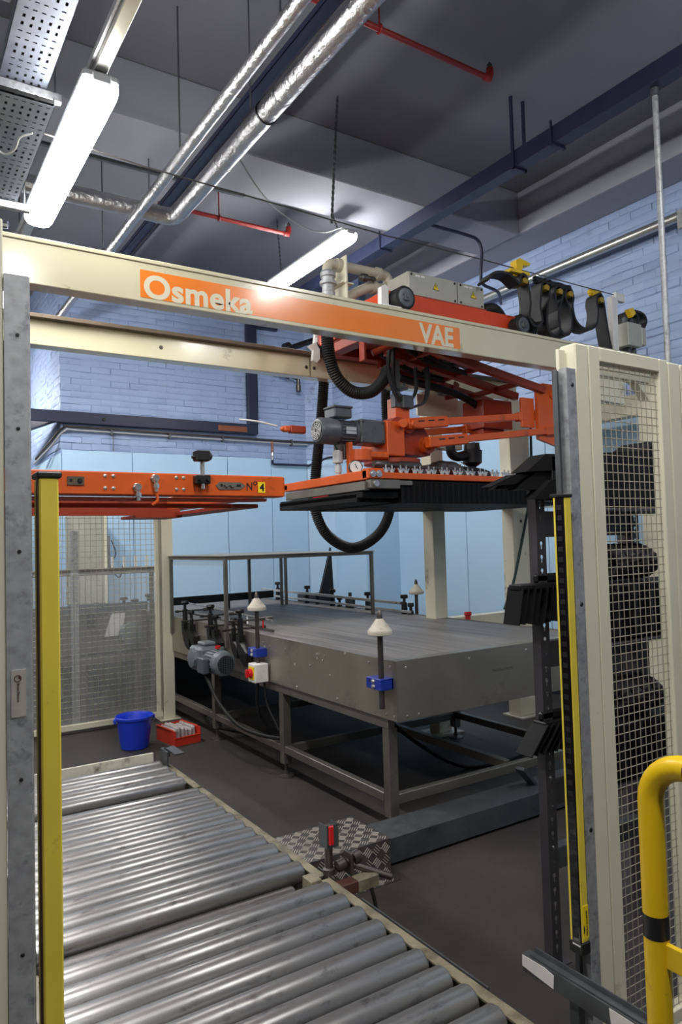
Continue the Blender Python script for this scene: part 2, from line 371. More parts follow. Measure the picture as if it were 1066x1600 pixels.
# ================================================================== SETTING
FX0, FX1, FY0, FY1, CZ = -6.0, 5.8, -5.0, 12.0, 5.05
P('floor', MB().box(FX0, 8.0, FY0, FY1, -0.1, 0.0), 'floor', kind='structure', smooth=False)
P('ceiling', MB().box(FX0, 8.0, FY0, FY1, CZ, CZ+0.15), 'ceiling', kind='structure', smooth=False)
P('trim_1', MB().box(FX0, 5.38, 4.9, 5.5, 4.62, CZ, 0.01), 'beam', kind='structure', label='wide concrete beam crossing under the ceiling', smooth=False)
P('trim_2', MB().box(5.38, 5.82, FY0, 8.5, 4.63, CZ, 0.01), 'beam', kind='structure', label='concrete beam along the top of the blue brick wall', smooth=False)
PT = 2.74   # top of the light blue sheeting
def wall(name, mbs, mat='brick_joint'):
    return P(name, mbs, mat, kind='structure', smooth=False)
def bricks(parent, org, du, dn, L, z0, z1):
    """stuff: one painted brick face each, proud of the joint by a few mm and uneven"""
    mb = MB(); org = Vector(org); du = Vector(du); dn = Vector(dn); bl, bh = 0.225, 0.0755
    z = z0; row = 0
    while z < z1-0.01:
        u = -(bl/2 if row % 2 else 0)
        while u < L:
            a, b = max(u, 0), min(u+bl-0.006, L)
            if b-a > 0.02:
                h = min(z+bh+random.uniform(-0.004, 0.001), z1); pr = 0.006+random.uniform(0, 0.004)
                deep = random.random() < 0.15; e1 = random.uniform(0.003, 0.016); ev = 0.004 if random.random() < 0.2 else 0.0005
                V = []
                for (uu, zz) in ((a-(0.006 if ev < 0.001 else 0), z), (b, z), (b, h), (a-(0.006 if ev < 0.001 else 0), h)):
                    V.append(org+du*uu+dn*(0.004 if not deep else -0.002)+Vector((0, 0, zz)))
                for (uu, zz) in ((V[0]-org).dot(du)+ev, z+e1), (b-ev, z+e1*random.uniform(0.4, 1.6)), (b-ev, h-e1*0.6), ((V[0]-org).dot(du)+ev, h-e1*random.uniform(0.2, 1)):
                    V.append(org+du*uu+dn*(pr+random.uniform(-0.0025, 0.0025)*(2 if deep else 1))+Vector((0, 0, zz)))
                mb.add(V, [(4, 5, 6, 7), (0, 1, 5, 4), (1, 2, 6, 5), (2, 3, 7, 6), (3, 0, 4, 7)])
            u += bl
        z += bh; row += 1
    P('brick', mb, 'brick', parent, stuff=True, smooth=True)
def sheets(parent, cuts, fixed, axis, dn, zt=PT):
    """light blue sheets, one object each, 12 mm thick, with open joints"""
    for a, b in zip(cuts[:-1], cuts[1:]):
        lo, hi = min(a, b)+0.004, max(a, b)-0.004
        q = MB()
        if axis == 'x': q.box(lo, hi, fixed, fixed+dn*0.022, 0.66, zt, 0.002)
        else: q.box(fixed, fixed+dn*0.022, lo, hi, 0.66, zt, 0.002)
        P('wall_panel', q, 'panel_blue', parent, smooth=False)
wb = wall('wall_back', MB().box(1.75, 5.02, 8.5, 12.2, 0, CZ).box(5.02, 6.02, 8.6, 12.2, 0, CZ))
bricks(wb, (1.75, 8.5, 0), (1, 0, 0), (0, -1, 0), 3.22, 2.67, CZ)
sheets(wb, [1.75, 2.55, 3.77, 4.40], 8.5, 'x', -1)
sheets(wb, [4.40, 4.95], 8.5, 'x', -1, 2.66)
bricks(wb, (1.75, 12.0, 0), (0, -1, 0), (-1, 0, 0), 3.5, 2.76, CZ)
sheets(wb, [8.49, 9.7, 10.9, 12.0], 1.75, 'y', -1, 2.7)
wr = wall('wall_right', MB().box(5.82, 6.02, FY0, 8.6, 0, CZ))
bricks(wr, (5.82, FY0+3, 0), (0, 1, 0), (-1, 0, 0), 9.5, PT+0.01, 4.63)
sheets(wr, [7.57, 6.27, 5.05, 3.83, 2.6, 1.4, 0.2], 5.82, 'y', -1)
wp = wall('trim_3', MB().box(5.28, 5.82, 7.59, 8.6, 0, CZ).prism([(4.95, 8.5), (5.30, 8.28), (5.30, 8.6), (4.95, 8.6)], 'z', 0, CZ))
tag(wp, 'blue painted brick pier with a splayed side in the back corner')
bricks(wp, (5.28, 7.59, 0), (0, 1, 0), (-1, 0, 0), 0.72, PT+0.01, CZ)
sheets(wp, [8.28, 7.58], 5.28, 'y', -1)
bricks(wp, (5.28, 7.59, 0), (1, 0, 0), (0, -1, 0), 0.54, PT+0.01, 4.63)
sheets(wp, [5.26, 5.81], 7.59, 'x', -1)
cdir = Vector((0.35, -0.22, 0)).normalized(); cn = Vector((-0.22, -0.35, 0)).normalized()
bricks(wp, (4.95, 8.5, 0), cdir, cn, 0.40, PT+0.01, CZ)
q0, q1 = Vector((4.96, 8.49, 0)), Vector((5.28, 8.29, 0))
P('wall_panel', MB().prism([(q0.x, q0.y), (q0.x+cn.x*.02, q0.y+cn.y*.02), (q1.x+cn.x*.02, q1.y+cn.y*.02), (q1.x, q1.y)], 'z', 0.66, PT), 'panel_blue', wp, smooth=False)
K['plinth'] = pm('dark_plinth_paint', (34, 36, 44), 0.6, var=0.15)
P('baseboard_back', MB().box(1.74, 4.94, 8.475, 8.499, 0, 0.655).box(1.72, 1.749, 8.5, 12.0, 0, 0.655), 'plinth', kind='structure', smooth=False)
P('baseboard_right', MB().box(5.795, 5.819, FY0, 7.56, 0, 0.655).box(5.26, 5.79, 7.565, 7.589, 0, 0.655).box(5.25, 5.279, 7.59, 8.27, 0, 0.655), 'plinth', kind='structure', smooth=False)
wall('wall_far', MB().box(FX0, 1.75, FY1, FY1+0.2, 0, CZ), 'plain_wall')
wall('wall_left', MB().box(FX0-0.2, FX0, FY0, FY1, 0, CZ), 'plain_wall')
wall('wall_front', MB().box(FX0, 6.02, FY0-0.2, FY0, 0, CZ), 'plain_wall')

# ================================================================== LAMPS
def lamp(x, y0, z, label, wd=0.165, L=1.5, cable=False):
    t = T('ceiling_lamp', label, 'lamp', (x, y0+L/2, z), 'long batten lamps')
    m = MB(); h = wd/2; prof = []
    # rounded diffuser cross-section (x,z), swept along y with drawn-in ends
    cs = [(-h, 0.0), (-h, -0.02), (-h*0.93, -0.045), (-h*0.72, -0.066), (-h*0.3, -0.076), (h*0.3, -0.076), (h*0.72, -0.066), (h*0.93, -0.045), (h, -0.02), (h, 0.0)]
    V = []; F = []; st = [(y0, 0.86), (y0+0.02, 0.97), (y0+0.05, 1.0), (y0+L-0.05, 1.0), (y0+L-0.02, 0.97), (y0+L, 0.86)]
    for yy, k in st: V += [(x+a*k, yy, z+b*k) for a, b in cs]
    n = len(cs)
    for i in range(len(st)-1):
        for k in range(n-1): F.append((i*n+k, (i+1)*n+k, (i+1)*n+k+1, i*n+k+1))
    F.append(tuple(range(n))); F.append(tuple(range((len(st)-1)*n+n-1, (len(st)-1)*n-1, -1)))
    m.add(V, F)
    P('diffuser', m, 'lamp', t)
    P('lamp_body', MB().box(x-h*0.96, x+h*0.96, y0-0.005, y0+L+0.005, z+0.001, z+0.045, 0.012), 'lamp_body', t)
    for ya in (y0-0.012, y0+L): P('end_clip', MB().box(x-h*0.5, x+h*0.5, ya, ya+0.012, z-0.012, z+0.03, 0.005), 'lamp_body', t)
    return t
l1 = lamp(0.83, 3.13, 3.66, 'glowing batten lamp under the metal rail, left above the cream beam')
l2 = lamp(3.6, 5.28, 4.4, 'glowing batten lamp hung on chains above the orange sign')
# unseen lamps continuing the rows outside the picture, put in to light the room
lamp(0.83, 0.2, 3.66, 'batten lamp of the same row, over the operator side')
lamp(3.6, 0.1, 4.4, 'unseen batten lamp added to the second row, over the aisle right of the camera')
lamp(0.83, -2.9, 3.66, 'batten lamp of the same row, at the back of the operator side')
lamp(-1.9, 0.9, 3.66, 'batten lamp added in an unseen left row, beside the operator')
lamp(-1.9, 5.5, 3.66, 'batten lamp added in an unseen left row, beyond the left guard post')
lamp(0.83, 6.1, 3.66, 'batten lamp added to the same row to brighten the walls, hidden behind the left guard post')
lamp(0.83, 9.0, 3.66, 'batten lamp of the same row, lighting the recess beyond the back wall corner')
lr = T('lamp_rail', 'satin metal lighting rail carrying the left glowing lamp', 'rail', (0.83, 3, 3.74))
P('rail_channel', MB().box(0.80, 0.86, -3.0, 9.0, 3.71, 3.76, 0.004), 'alu_pipe', lr)
P('rail_rib', MB().box(0.785, 0.80, -3.0, 9.0, 3.735, 3.765, 0.002), 'galv', lr)
for yy in (2.2, 5.3):
    P('hanger_rod', MB().cyl((0.83, yy, 3.76), (0.83, yy, CZ if yy < 4.9 else 4.62), 0.005, 6), 'galv_dark', lr)
# chains of the second lamp
for nm, top, bot, lab in (('a', (3.52, 5.45, 4.62), (3.6, 5.45, 4.445), ''), ('b', (3.56, 6.6, CZ), (3.6, 6.6, 4.445), '')):
    mb = MB(); a, b = Vector(top), Vector(bot); n = int((a-b).length/0.022)
    for i in range(n):
        c = a+(b-a)*(i+0.5)/n; d = (b-a).normalized()*0.013
        mb.tube([c-d, c+d], 0.0035, 5)
        q = 0.007 if i % 2 else 0
        mb.box(c.x-0.002-q, c.x+0.002+q, c.y-0.009+q, c.y+0.009-q, c.z-0.008, c.z+0.008)
    P('suspension_chain', mb, 'galv_dark', l2)
mb = MB(); a, b = Vector((2.99, 4.51, CZ)), Vector((2.93, 4.55, 4.05)); n = 44
for i in range(n):
    c = a+(b-a)*(i+0.5)/n; q = 0.008 if i % 2 else 0
    mb.box(c.x-0.003-q, c.x+0.003+q, c.y-0.010+q, c.y+0.010-q, c.z-0.013, c.z+0.013)
tag(P('hanging_chain', mb, 'galv_dark'), 'thin dark chain hanging from the ceiling in front of the big beam', 'chain')
tag(P('lamp_cable', MB().tube(spl([(2.30, 4.92, 4.62), (2.6, 5.0, 4.36), (2.95, 5.12, 4.28), (3.25, 5.2, 4.3), (3.52, 5.3, 4.44)], 8), 0.006, 6), 'lamp_body'), 'thin white cable sagging from the beam to the second lamp', 'cable')

# ================================================================== CEILING SERVICES
def foil(name, pts, r, label, seams):
    t = T(name, label, 'pipe', pts[0])
    P('pipe_run', MB().tube(pts, r, 20), 'foil', t)
    for p, d in seams:
        d = Vector(d).normalized(); P('joint_band', MB().tube([Vector(p)-d*0.012, Vector(p)+d*0.012], r*1.045, 20), 'foil', t)
    return t
bx, bz = 1.97, 4.2
t = foil('insulated_pipe', [(bx, 1.5, bz), (bx, 5.27, bz), (bx-0.008, 5.315, bz), (bx-0.04, 5.345, bz), (bx-0.09, 5.355, bz), (0.55, 5.345, bz)], 0.066, 'thick foil-wrapped pipe that turns a corner to the left', [((bx, 3.55, bz), (0, 1, 0)), ((bx, 4.4, bz), (0, 1, 0)), ((bx-0.14, 5.355, bz), (1, 0, 0)), ((bx, 5.2, bz), (0, 1, 0)), ((1.35, 5.35, bz), (1, 0, 0))])
P('cable_tie', MB().tube([(bx+0.07*math.cos(a), 3.75, bz+0.07*math.sin(a)) for a in [i*2*PI/20 for i in range(20)]], 0.006, 5, closed=True), 'black', t)
for x, y, z1 in ((bx, 3.96, CZ), (bx-0.2, 5.35, 4.62)):
    P('hanger_rod', MB().cyl((x, y, bz+0.06), (x, y, z1), 0.005, 6), 'galv_dark', t)
sxp, szp = 1.61, 4.06
t = foil('insulated_pipe', [(sxp, 1.5, szp), (sxp, 8.3, szp)], 0.037, 'thin foil-wrapped pipe running straight back below the thick one', [((sxp, 3.6, szp), (0, 1, 0)), ((sxp, 4.45, szp), (0, 1, 0)), ((sxp, 6.2, szp), (0, 1, 0))])
for y, zt in ((4.25, CZ), (2.9, CZ), (6.1, CZ)):
    P('hanger_rod', MB().cyl((sxp, y, szp+0.03), (sxp, y, zt), 0.006, 6), 'galv_dark', t)
t = T('cable_tray', 'dark navy cable tray running back between the two foil pipes', 'cable tray', (2.2, 4.5, 4.6))
P('tray_floor', MB().box(2.07, 2.19, 1.5, 8.4, 4.58, 4.584).box(2.07, 2.076, 1.5, 8.4, 4.58, 4.62).box(2.184, 2.19, 1.5, 8.4, 4.58, 4.62), 'navy', t)
P('cable', MB().tube(spl([(2.1, 2.5, 4.59), (2.13, 4.5, 4.60), (2.1, 7, 4.59)], 6), 0.014, 6), 'black', t)
P('cable', MB().tube([(2.16, 1.5, 4.57), (2.16, 8, 4.57)], 0.008, 6), 'black', t)
t = T('cable_tray', 'navy trunking hung on U hangers in front of the right wall beam', 'cable tray', (4.2, 4, 4.5))
P('trunking', MB().box(4.17, 4.29, 1.2, 7.4, 4.49, 4.62, 0.003), 'navy', t)
for y in (3.83, 3.45, 5.6):
    m = MB().box(4.155, 4.305, y-0.012, y+0.012, 4.475, 4.49)
    if y == 3.83: m.box(4.155, 4.172, y-0.012, y+0.012, 4.475, CZ).box(4.288, 4.305, y-0.012, y+0.012, 4.475, CZ)
    else: m.box(4.155, 4.172, y-0.006, y+0.006, 4.475, 4.66).box(4.288, 4.305, y-0.006, y+0.006, 4.475, CZ if y > 5 else 4.66)
    P('u_hanger', m, 'navy', t)
P('branch_conduit', MB().tube(spl([(4.29, 5.0, 4.52), (4.75, 5.0, 4.52), (4.9, 5.0, 4.5), (4.95, 5.0, 4.4), (4.95, 5.02, 4.2), (5.0, 5.05, 4.1), (5.25, 5.1, 4.08), (5.5, 5.3, 4.06)], 6), 0.016, 8), 'navy', t)
t = T('conduit_pole', 'straight galvanised conduit dropping from the navy trunking on the right', 'conduit', (4.24, 2.67, 3))
P('conduit', MB().cyl((4.235, 2.66, 1.9), (4.245, 2.67, 4.49), 0.019, 12), 'galv', t)
P('collar', MB().cyl((4.245, 2.67, 4.44), (4.245, 2.67, 4.49), 0.026, 12), 'galv_dark', t)
def sprink(x0, x1, y, z, hang, label, endz, ztop):
    t = T('sprinkler_pipe', label, 'pipe', (x0, y, z))
    P('pipe', MB().tube([(x0, y, z), (x1-0.03, y, z), (x1, y, z+0.01)], 0.020, 12), 'red_pipe', t)
    P('elbow', MB().tube([(x1-0.05, y, z), (x1-0.01, y, z), (x1, y, z+0.03), (x1, y, z+0.075)], 0.027, 12), 'red_pipe', t)
    P('sprinkler_head', MB().lathe((x1, y, z+0.075), (0, 0, 1), [(0, .012), (.02, .012), (.02, .02), (.028, .02), (.03, .008), (.045, .008)], 10), 'rod', t)
    for x in hang:
        P('hanger_ring', MB().tube([(x, y+0.028*math.cos(a), z+0.028*math.sin(a)) for a in [i*PI/8 for i in range(16)]], 0.006, 6, closed=True).cyl((x, y, z+0.028), (x, y, ztop), 0.006, 6), 'red_pipe', t)
sprink(2.0, 3.70, 3.59, 4.9, (2.72,), 'red sprinkler pipe high up, right of the thick foil pipe', 0, CZ)
sprink(2.1, 3.42, 6.1, 4.66, (2.68,), 'red sprinkler pipe beyond the beam, above the cream beam', 0, CZ)
def slots(mb, x0, x1, y0, y1, z, px=0.034, py=0.05, th=0.0015):
    """perforated sheet: real slots left open between strips"""
    ny = int((y1-y0)/py); nx = int((x1-x0-0.012)/px); ex = (x1-x0-nx*px)/2
    for j in range(ny):
        ya = y0+j*py; big = (j % 4) in (1, 2)
        hl = py*0.42 if big else py*0.16; hw = px*0.32 if big else px*0.5
        yb = ya+(py-hl)/2; yc = yb+hl
        mb.box(x0, x1, ya, yb, z, z+th); mb.box(x0, x1, yc, ya+py, z, z+th)
        xs = x0
        for i in range(nx):
            xa = x0+ex+i*px+(px-hw)/2; mb.box(xs, xa, yb, yc, z, z+th); xs = xa+hw
        mb.box(xs, x1, yb, yc, z, z+th)
def ptray(x0, x1, y0, y1, z, label, hangs):
    t = T('perforated_tray', label, 'cable tray', (x0, y0, z), None)
    m = MB(); slots(m, x0, x1, y0, y1, z); m.box(x0, x0+0.002, y0, y1, z, z+0.05).box(x1-0.002, x1, y0, y1, z, z+0.05)
    P('slotted_sheet', m, 'galv_tray', t, smooth=False)
    P('slot_backing', MB().box(x0+0.004, x1-0.004, y0, y1, z+0.012, z+0.03), 'black_matt', t)  # black backing added so the slots read dark from below
    for i in range(3):
        xx = x0+(x1-x0)*(0.25+0.25*i); P('cable', MB().tube([(xx, y0, z+0.02), (xx+0.02, y1, z+0.02)], 0.014, 6), 'black', t)
    for y in hangs:
        P('strut', MB().box(x0-0.25, x1+0.07, y-0.02, y+0.02, z-0.045, z-0.004, 0.003), 'galv', t)
        for xx in (x1+0.04,): P('hanger_rod', MB().cyl((xx, y, z-0.05), (xx, y, CZ if y < 4.9 or y > 5.5 else 4.62), 0.005, 6), 'galv_dark', t)
    return t
ptray(0.47, 0.68, 2.2, 3.62, 3.8, 'perforated galvanised cable tray nearest the camera, top left', (3.55,))
ptray(0.36, 0.68, 3.36, 4.58, 3.62, 'perforated galvanised cable tray behind the first, beside the left lamp', (4.42,))
ptray(0.36, 0.66, 4.62, 6.2, 3.54, 'far perforated cable tray ending above the left post', (5.7,))
ptray(0.14, 0.42, 2.4, 3.9, 4.05, 'upper perforated tray at the top left corner', (3.3,))
tag(P('stray_cable', MB().tube(spl([(0.63, 3.62, 3.615), (0.58, 3.66, 3.60), (0.57, 3.74, 3.58), (0.53, 3.80, 3.57), (0.48, 3.8, 3.60)], 6), 0.005, 6), 'lamp_body'), 'loose grey cable end on the perforated tray', 'cable')
t = T('pull_wire', 'thin steel wire stretched across above the cream beam', 'wire', (0.3, 3.7, 3.69))
P('wire', MB().tube([(0.3, 3.7, 3.70), (1.2, 3.7, 3.64), (2.8, 3.7, 3.605), (3.6, 3.68, 3.60), (5.05, 3.62, 3.56)], 0.004, 6), 'rod', t)
t = T('wall_pipe', 'silver pipe running along the blue brick wall at top right', 'pipe', (5.65, 3.4, 4.25))
P('pipe', MB().tube([(5.65, 3.25, 4.255), (5.65, 7.3, 4.255)], 0.042, 16), 'alu_pipe', t)
P('bracket', MB().box(5.61, 5.8, 3.3, 3.36, 4.16, 4.215, 0.004).box(5.60, 5.62, 3.28, 3.38, 4.13, 4.29, 0.003), 'galv', t)
P('elbow', MB().tube(spl([(5.65, 3.27, 4.255), (5.65, 3.2, 4.25), (5.67, 3.16, 4.22), (5.72, 3.14, 4.2)], 4), 0.05, 14), 'rod', t)
t = T('strut_channel', 'short grey strut under the ceiling behind the left foil pipe', 'rail', (1.6, 5.7, 4.75))
P('strut', MB().box(1.0, 2.75, 5.68, 5.72, 4.70, 4.74, 0.003), 'galv_dark', t)
for x in (1.3, 2.4): P('hanger_rod', MB().cyl((x, 5.7, 4.74), (x, 5.7, CZ), 0.005, 6), 'galv_dark', t)

# ---------------------------------------------------- services on the back wall
t = T('wall_trunking', 'navy trunking along the back brick wall that turns up at its right end', 'trunking', (3, 8.4, 3))
P('trunking_run', MB().box(1.28, 4.18, 8.40, 8.47, 3.04, 3.17, 0.004), 'navy', t)
P('riser', MB().box(4.05, 4.19, 8.40, 8.47, 3.17, 4.50, 0.004), 'navy', t)
P('elbow', MB().box(4.05, 4.5, 8.38, 8.47, 4.46, 4.58, 0.004), 'navy', t)
P('side_run', MB().bar((1.66, 8.43, 3.10), (1.35, 10.0, 3.1), 0.06, 0.12), 'navy', t)
P('open_cover', MB().box(3.62, 4.02, 8.392, 8.40, 3.06, 3.13, 0.002), 'copper', t, label='opened brown section of the trunking')
P('bolt', MB().bolt((2.2, 8.40, 3.10), (0, -1, 0), 0.02, 0.012), 'black', t)
t = T('wall_conduit', 'thin dark conduits clipped along the back wall below the navy trunking', 'conduit', (3, 8.46, 3))
P('conduit', MB().tube(spl([(1.62, 9.3, 2.72), (1.68, 8.7, 2.86), (1.76, 8.44, 2.98), (1.95, 8.44, 3.0), (3.5, 8.44, 2.99), (4.95, 8.44, 2.985), (5.0, 8.2, 2.985)], 6), 0.014, 8), 'rod', t)
P('conduit', MB().tube(spl([(1.60, 9.3, 2.66), (1.68, 8.7, 2.80), (1.78, 8.45, 2.95), (2.0, 8.45, 2.965), (3.5, 8.45, 2.955), (4.95, 8.45, 2.95)], 6), 0.010, 8), 'lamp_body', t)
P('drop_pipe', MB().tube([(4.40, 8.44, 2.97), (4.40, 8.44, 2.80)], 0.014, 8), 'copper', t, label='copper drop pipe')
P('valve', MB().lathe((4.40, 8.44, 2.82), (0, 0, -1), [(0, .016), (.02, .024), (.05, .024), (.06, .015), (.1, .015)], 8), 'bolt', t)
P('low_conduit', MB().tube([(4.40, 8.44, 2.80), (4.40, 8.44, 2.68), (4.42, 8.44, 2.665), (4.95, 8.43, 2.665), (4.98, 8.0, 2.72), (5.2, 7.4, 2.75)], 0.015, 8), 'navy', t)
for x in (2.3, 3.0, 3.7, 4.7): P('clip', MB().box(x-0.012, x+0.012, 8.43, 8.48, 2.93, 3.01), 'galv_dark', t)
tag(P('drop_wire', MB().cyl((2.32, 8.45, 2.74), (2.32, 8.45, 2.96), 0.006, 6).cyl((2.30, 8.45, 2.93), (2.34, 8.45, 2.96), 0.01, 6), 'galv_dark'), 'short thin wire dropping from the back wall conduits', 'wire')
t = T('valve_pipe', 'small black pipe with taps under the rear cream beam', 'pipe', (4.4, 8.4, 3.9))
P('pipe', MB().tube([(4.2, 8.40, 3.95), (4.78, 8.40, 3.83)], 0.014, 8), 'black', t)
for u in (0.12, 0.45, 0.62, 0.75):
    c = Vector((4.2+0.58*u, 8.40, 3.95-0.12*u)); P('fitting', MB().lathe(c-Vector((0.03, 0, 0)), (1, 0, -0.2), [(0, .02), (.01, .03), (.05, .03), (.06, .02)], 8), 'black', t)
P('tap', MB().lathe((4.80, 8.40, 3.86), (0, 0, -1), [(0, .02), (.05, .026), (.1, .022), (.11, .035), (.19, .035), (.2, .02)], 10), 'rod', t)
t = T('wall_bracket_pipe', 'black bent pipe stub on the wall above the rear cream beam', 'pipe', (4.9, 8.3, 4.2))
P('stub', MB().tube([(4.55, 8.2, 4.17), (5.0, 8.2, 4.36), (5.1, 8.2, 4.3), (5.22, 8.1, 3.9)], 0.04, 10), 'black', t)
P('flange', MB().cyl((4.50, 8.2, 4.15), (4.57, 8.2, 4.18), 0.085, 14), 'black', t)

# ================================================================== GUARD POSTS, LIGHT CURTAINS, MESH PANELS
t = T('guard_post', 'cream guard post at the left edge of the picture', 'post', (0.16, 1.43, 0))
P('post_tube', MB().box(0.105, 0.1895, 1.388, 1.475, 0.008, 2.20, 0.002), 'cream', t)
P('base_plate', MB().box(0.06, 0.235, 1.35, 1.52, 0, 0.008), 'cream', t)
t = T('galvanised_channel', 'galvanised channel on the cream post at the left edge, with a label', 'channel', (0.21, 1.40, 0))
P('channel', MB().prism([(0.190, 1.385), (0.230, 1.385), (0.234, 1.389), (0.234, 1.44), (0.230, 1.44), (0.230, 1.391), (0.190, 1.391)], 'z', 0.0, 2.10), 'galv', t)
m = MB()
for z in (1.99, 1.82, 1.60, 1.2, 0.9): m.bolt((0.212, 1.385, z), (0, -1, 0), 0.003, 0.002)
P('bolt_hole', m, 'black', t)
lb = P('label_plate', MB().box(0.197, 0.221, 1.3835, 1.385, 1.31, 1.392), 'label_grey', t, label='dirty white label with a round emblem and upright lettering')
P('emblem', MB().tube([(0.2075+0.0055*math.cos(a), 1.3832, 1.377+0.0055*math.sin(a)) for a in [i*PI/8 for i in range(16)]], 0.0009, 5, closed=True).box(0.2085, 0.2125, 1.3828, 1.3834, 1.376, 1.380), 'brown', lb)
text('lettering', 'Bosal Electro', 0.0062, (0.2065, 1.3832, 1.369), (0, 0, -1), (1, 0, 0), 'brown', lb)
def curtain(x0, x1, y, z0, z1, label, lensside, yface, wlabel=False):
    """yellow safety light curtain: housing with two yellow cheeks and a dark lens between them"""
    t = T('light_curtain', label, 'light curtain', ((x0+x1)/2, y, z0))
    if lensside == 'front':        # plain yellow back towards the camera
        P('housing', MB().box(x0, x1, y, y+0.05, z0, z1, 0.003), 'yellow', t)
        P('edge_strip', MB().box(x0-0.002, x0, y+0.004, y+0.02, z0, z1), 'brown', t)
    else:
        # profile: yellow cheek, recessed black lens facing -x, yellow cheek facing the camera
        P('housing', MB().box(x0+0.002, x1-0.001, y, y+0.036, z0, z1, 0.002), 'yellow', t)
        P('lens', MB().box(x0-0.004, x0+0.002, y+0.003, y+0.03, z0, z1), 'lens', t)
        P('side_cheek', MB().box(x0-0.005, x0+0.001, y+0.03, y+0.036, z0, z1), 'yellow', t)
        m = MB(); k = 0
        while z0+0.02+k*0.03 < z1: m.box(x0-0.0046, x0-0.0038, y+0.008, y+0.025, z0+0.012+k*0.03, z0+0.026+k*0.03); k += 1
        P('lens_cell', m, 'grille', t, stuff=True)
    P('end_cap', MB().box(x0-0.004, x1+0.006, y-0.002, y+0.052, z1, z1+0.012, 0.003), 'black', t)
    P('end_cap', MB().box(x0-0.004, x1+0.004, y-0.002, y+0.045, z0-0.035, z0, 0.003), 'black', t)
    return t
curtain(0.246, 0.280, 1.385, 0.42, 1.733, 'upright yellow light curtain beside the left galvanised channel', 'front', 0)
cR = curtain(1.650, 1.680, 1.375, 0.465, 1.712, 'upright yellow light curtain beside the right galvanised channel', 'side', 0)
lab = P('warning_label', MB().box(1.657, 1.678, 1.3735, 1.375, 0.475, 0.565), 'label_yellow', cR, label='bright yellow label with upright black lettering')
text('lettering', 'MICRO-GUARDER', 0.0085, (1.6735, 1.3733, 0.483), (0, 0, 1), (-1, 0, 0), 'black', lab)
P('emblem', MB().lathe((1.6615, 1.3735, 0.498), (0, -1, 0), [(0, 0.001), (0.0002, 0.001)], 4).prism([(1.659+0.0025*math.cos(a), 0.50+0.012*math.sin(a)) for a in [i*PI/6 for i in range(12)]], 'y', 1.3732, 1.3735), 'black', lab)
P('white_stripe', MB().box(1.6455, 1.650, 1.378, 1.405, 0.455, 0.459), 'label_white', cR)
P('cable', MB().tube(spl([(1.665, 1.395, 0.43), (1.660, 1.39, 0.36), (1.69, 1.42, 0.25), (1.66, 1.44, 0.16), (1.65, 1.50, 0.03)], 6), 0.005, 6), 'black', cR)
# right channel, post and mesh panels
t = T('galvanised_channel', 'tall galvanised channel bolted to the right cream guard frame', 'channel', (1.71, 1.42, 0))
P('channel', MB().box(1.710, 1.752, 1.398, 1.402, 0, 2.10, 0.001).box(1.711, 1.714, 1.402, 1.428, 0, 2.10), 'galv', t)
P('channel_recess', MB().box(1.688, 1.714, 1.428, 1.432, 0, 2.095).box(1.686, 1.688, 1.414, 1.432, 0, 2.095), 'galv_dark', t, label='folded back of the channel, darkened to look shaded')  # darker steel colour carries the shade inside the fold
m = MB()
for z in (2.05, 1.4, 0.75): m.bolt((1.735, 1.398, z), (0, -1, 0), 0.006, 0.002)
P('bolt_hole', m, 'black', t)
t = T('guard_post', 'cream square guard post next to the right galvanised channel', 'post', (1.79, 1.43, 0))
P('post_tube', MB().box(1.756, 1.815, 1.400, 1.46, 0.008, 2.18, 0.004), 'cream', t)
P('post_tube', MB().box(1.722, 1.752, 1.433, 1.446, 0.008, 2.165, 0.002), 'cream', t)
P('base_plate', MB().box(1.70, 1.87, 1.39, 1.53, 0, 0.008), 'cream', t)
def mesh_panel(x0, x1, y, z0, z1, st, pitch, wr_, label, dia, cat='guard panel', rail=0.05, stright=None):
    t = T('mesh_guard', label, cat, ((x0+x1)/2, y, z0)); sr = stright or st
    P('stile', MB().box(x0, x0+st, y, y+0.04, z0, z1, 0.003), 'cream', t)
    P('stile', MB().box(x1-sr, x1, y, y+0.04, z0, z1, 0.003), 'cream', t)
    P('top_rail', MB().box(x0+st, x1-sr, y, y+0.04, z1-rail, z1, 0.003), 'cream', t)
    P('bottom_rail', MB().box(x0+st, x1-sr, y, y+0.04, z0, z0+rail, 0.003), 'cream', t)
    m = MB(); a = x0+st-0.004; b = x1-sr+0.004; c = z0+rail-0.004; d = z1-rail+0.004; ym = y+0.012
    n = int((b-a)/pitch); k = int((d-c)/pitch)
    def wire(p, q):
        m.tube([p, q], wr_, 4, caps=False)
    for i in range(n+1):
        xx = a+0.006+i*pitch
        if xx < b: wire((xx, ym, c), (xx+0.002*random.uniform(-1, 1), ym, d))
    for i in range(k+1):
        zz = c+0.006+i*pitch
        if zz < d: wire((a, ym+wr_*1.4, zz), (b, ym+wr_*1.4, zz+0.002*random.uniform(-1, 1)))
    P('wire_mesh', m, 'wire_steel', t, stuff=True)
    return t
mesh_panel(1.818, 2.222, 1.40, 0.06, 2.18, 0.052, 0.0268, 0.0016, 'cream framed wire mesh guard panel right of the yellow light curtain', 1, rail=0.045, stright=0.046)
t = T('guard_post', 'cream guard post between the two right mesh panels', 'post', (2.26, 1.43, 0))
P('post_tube', MB().box(2.226, 2.292, 1.400, 1.46, 0.008, 2.175, 0.004), 'cream', t)
P('base_plate', MB().box(2.18, 2.34, 1.38, 1.5, 0, 0.008), 'cream', t)
mesh_panel(2.300, 2.85, 1.402, 0.06, 2.175, 0.05, 0.0268, 0.0016, 'second cream mesh guard panel cut by the right edge of the picture', 1, rail=0.045)
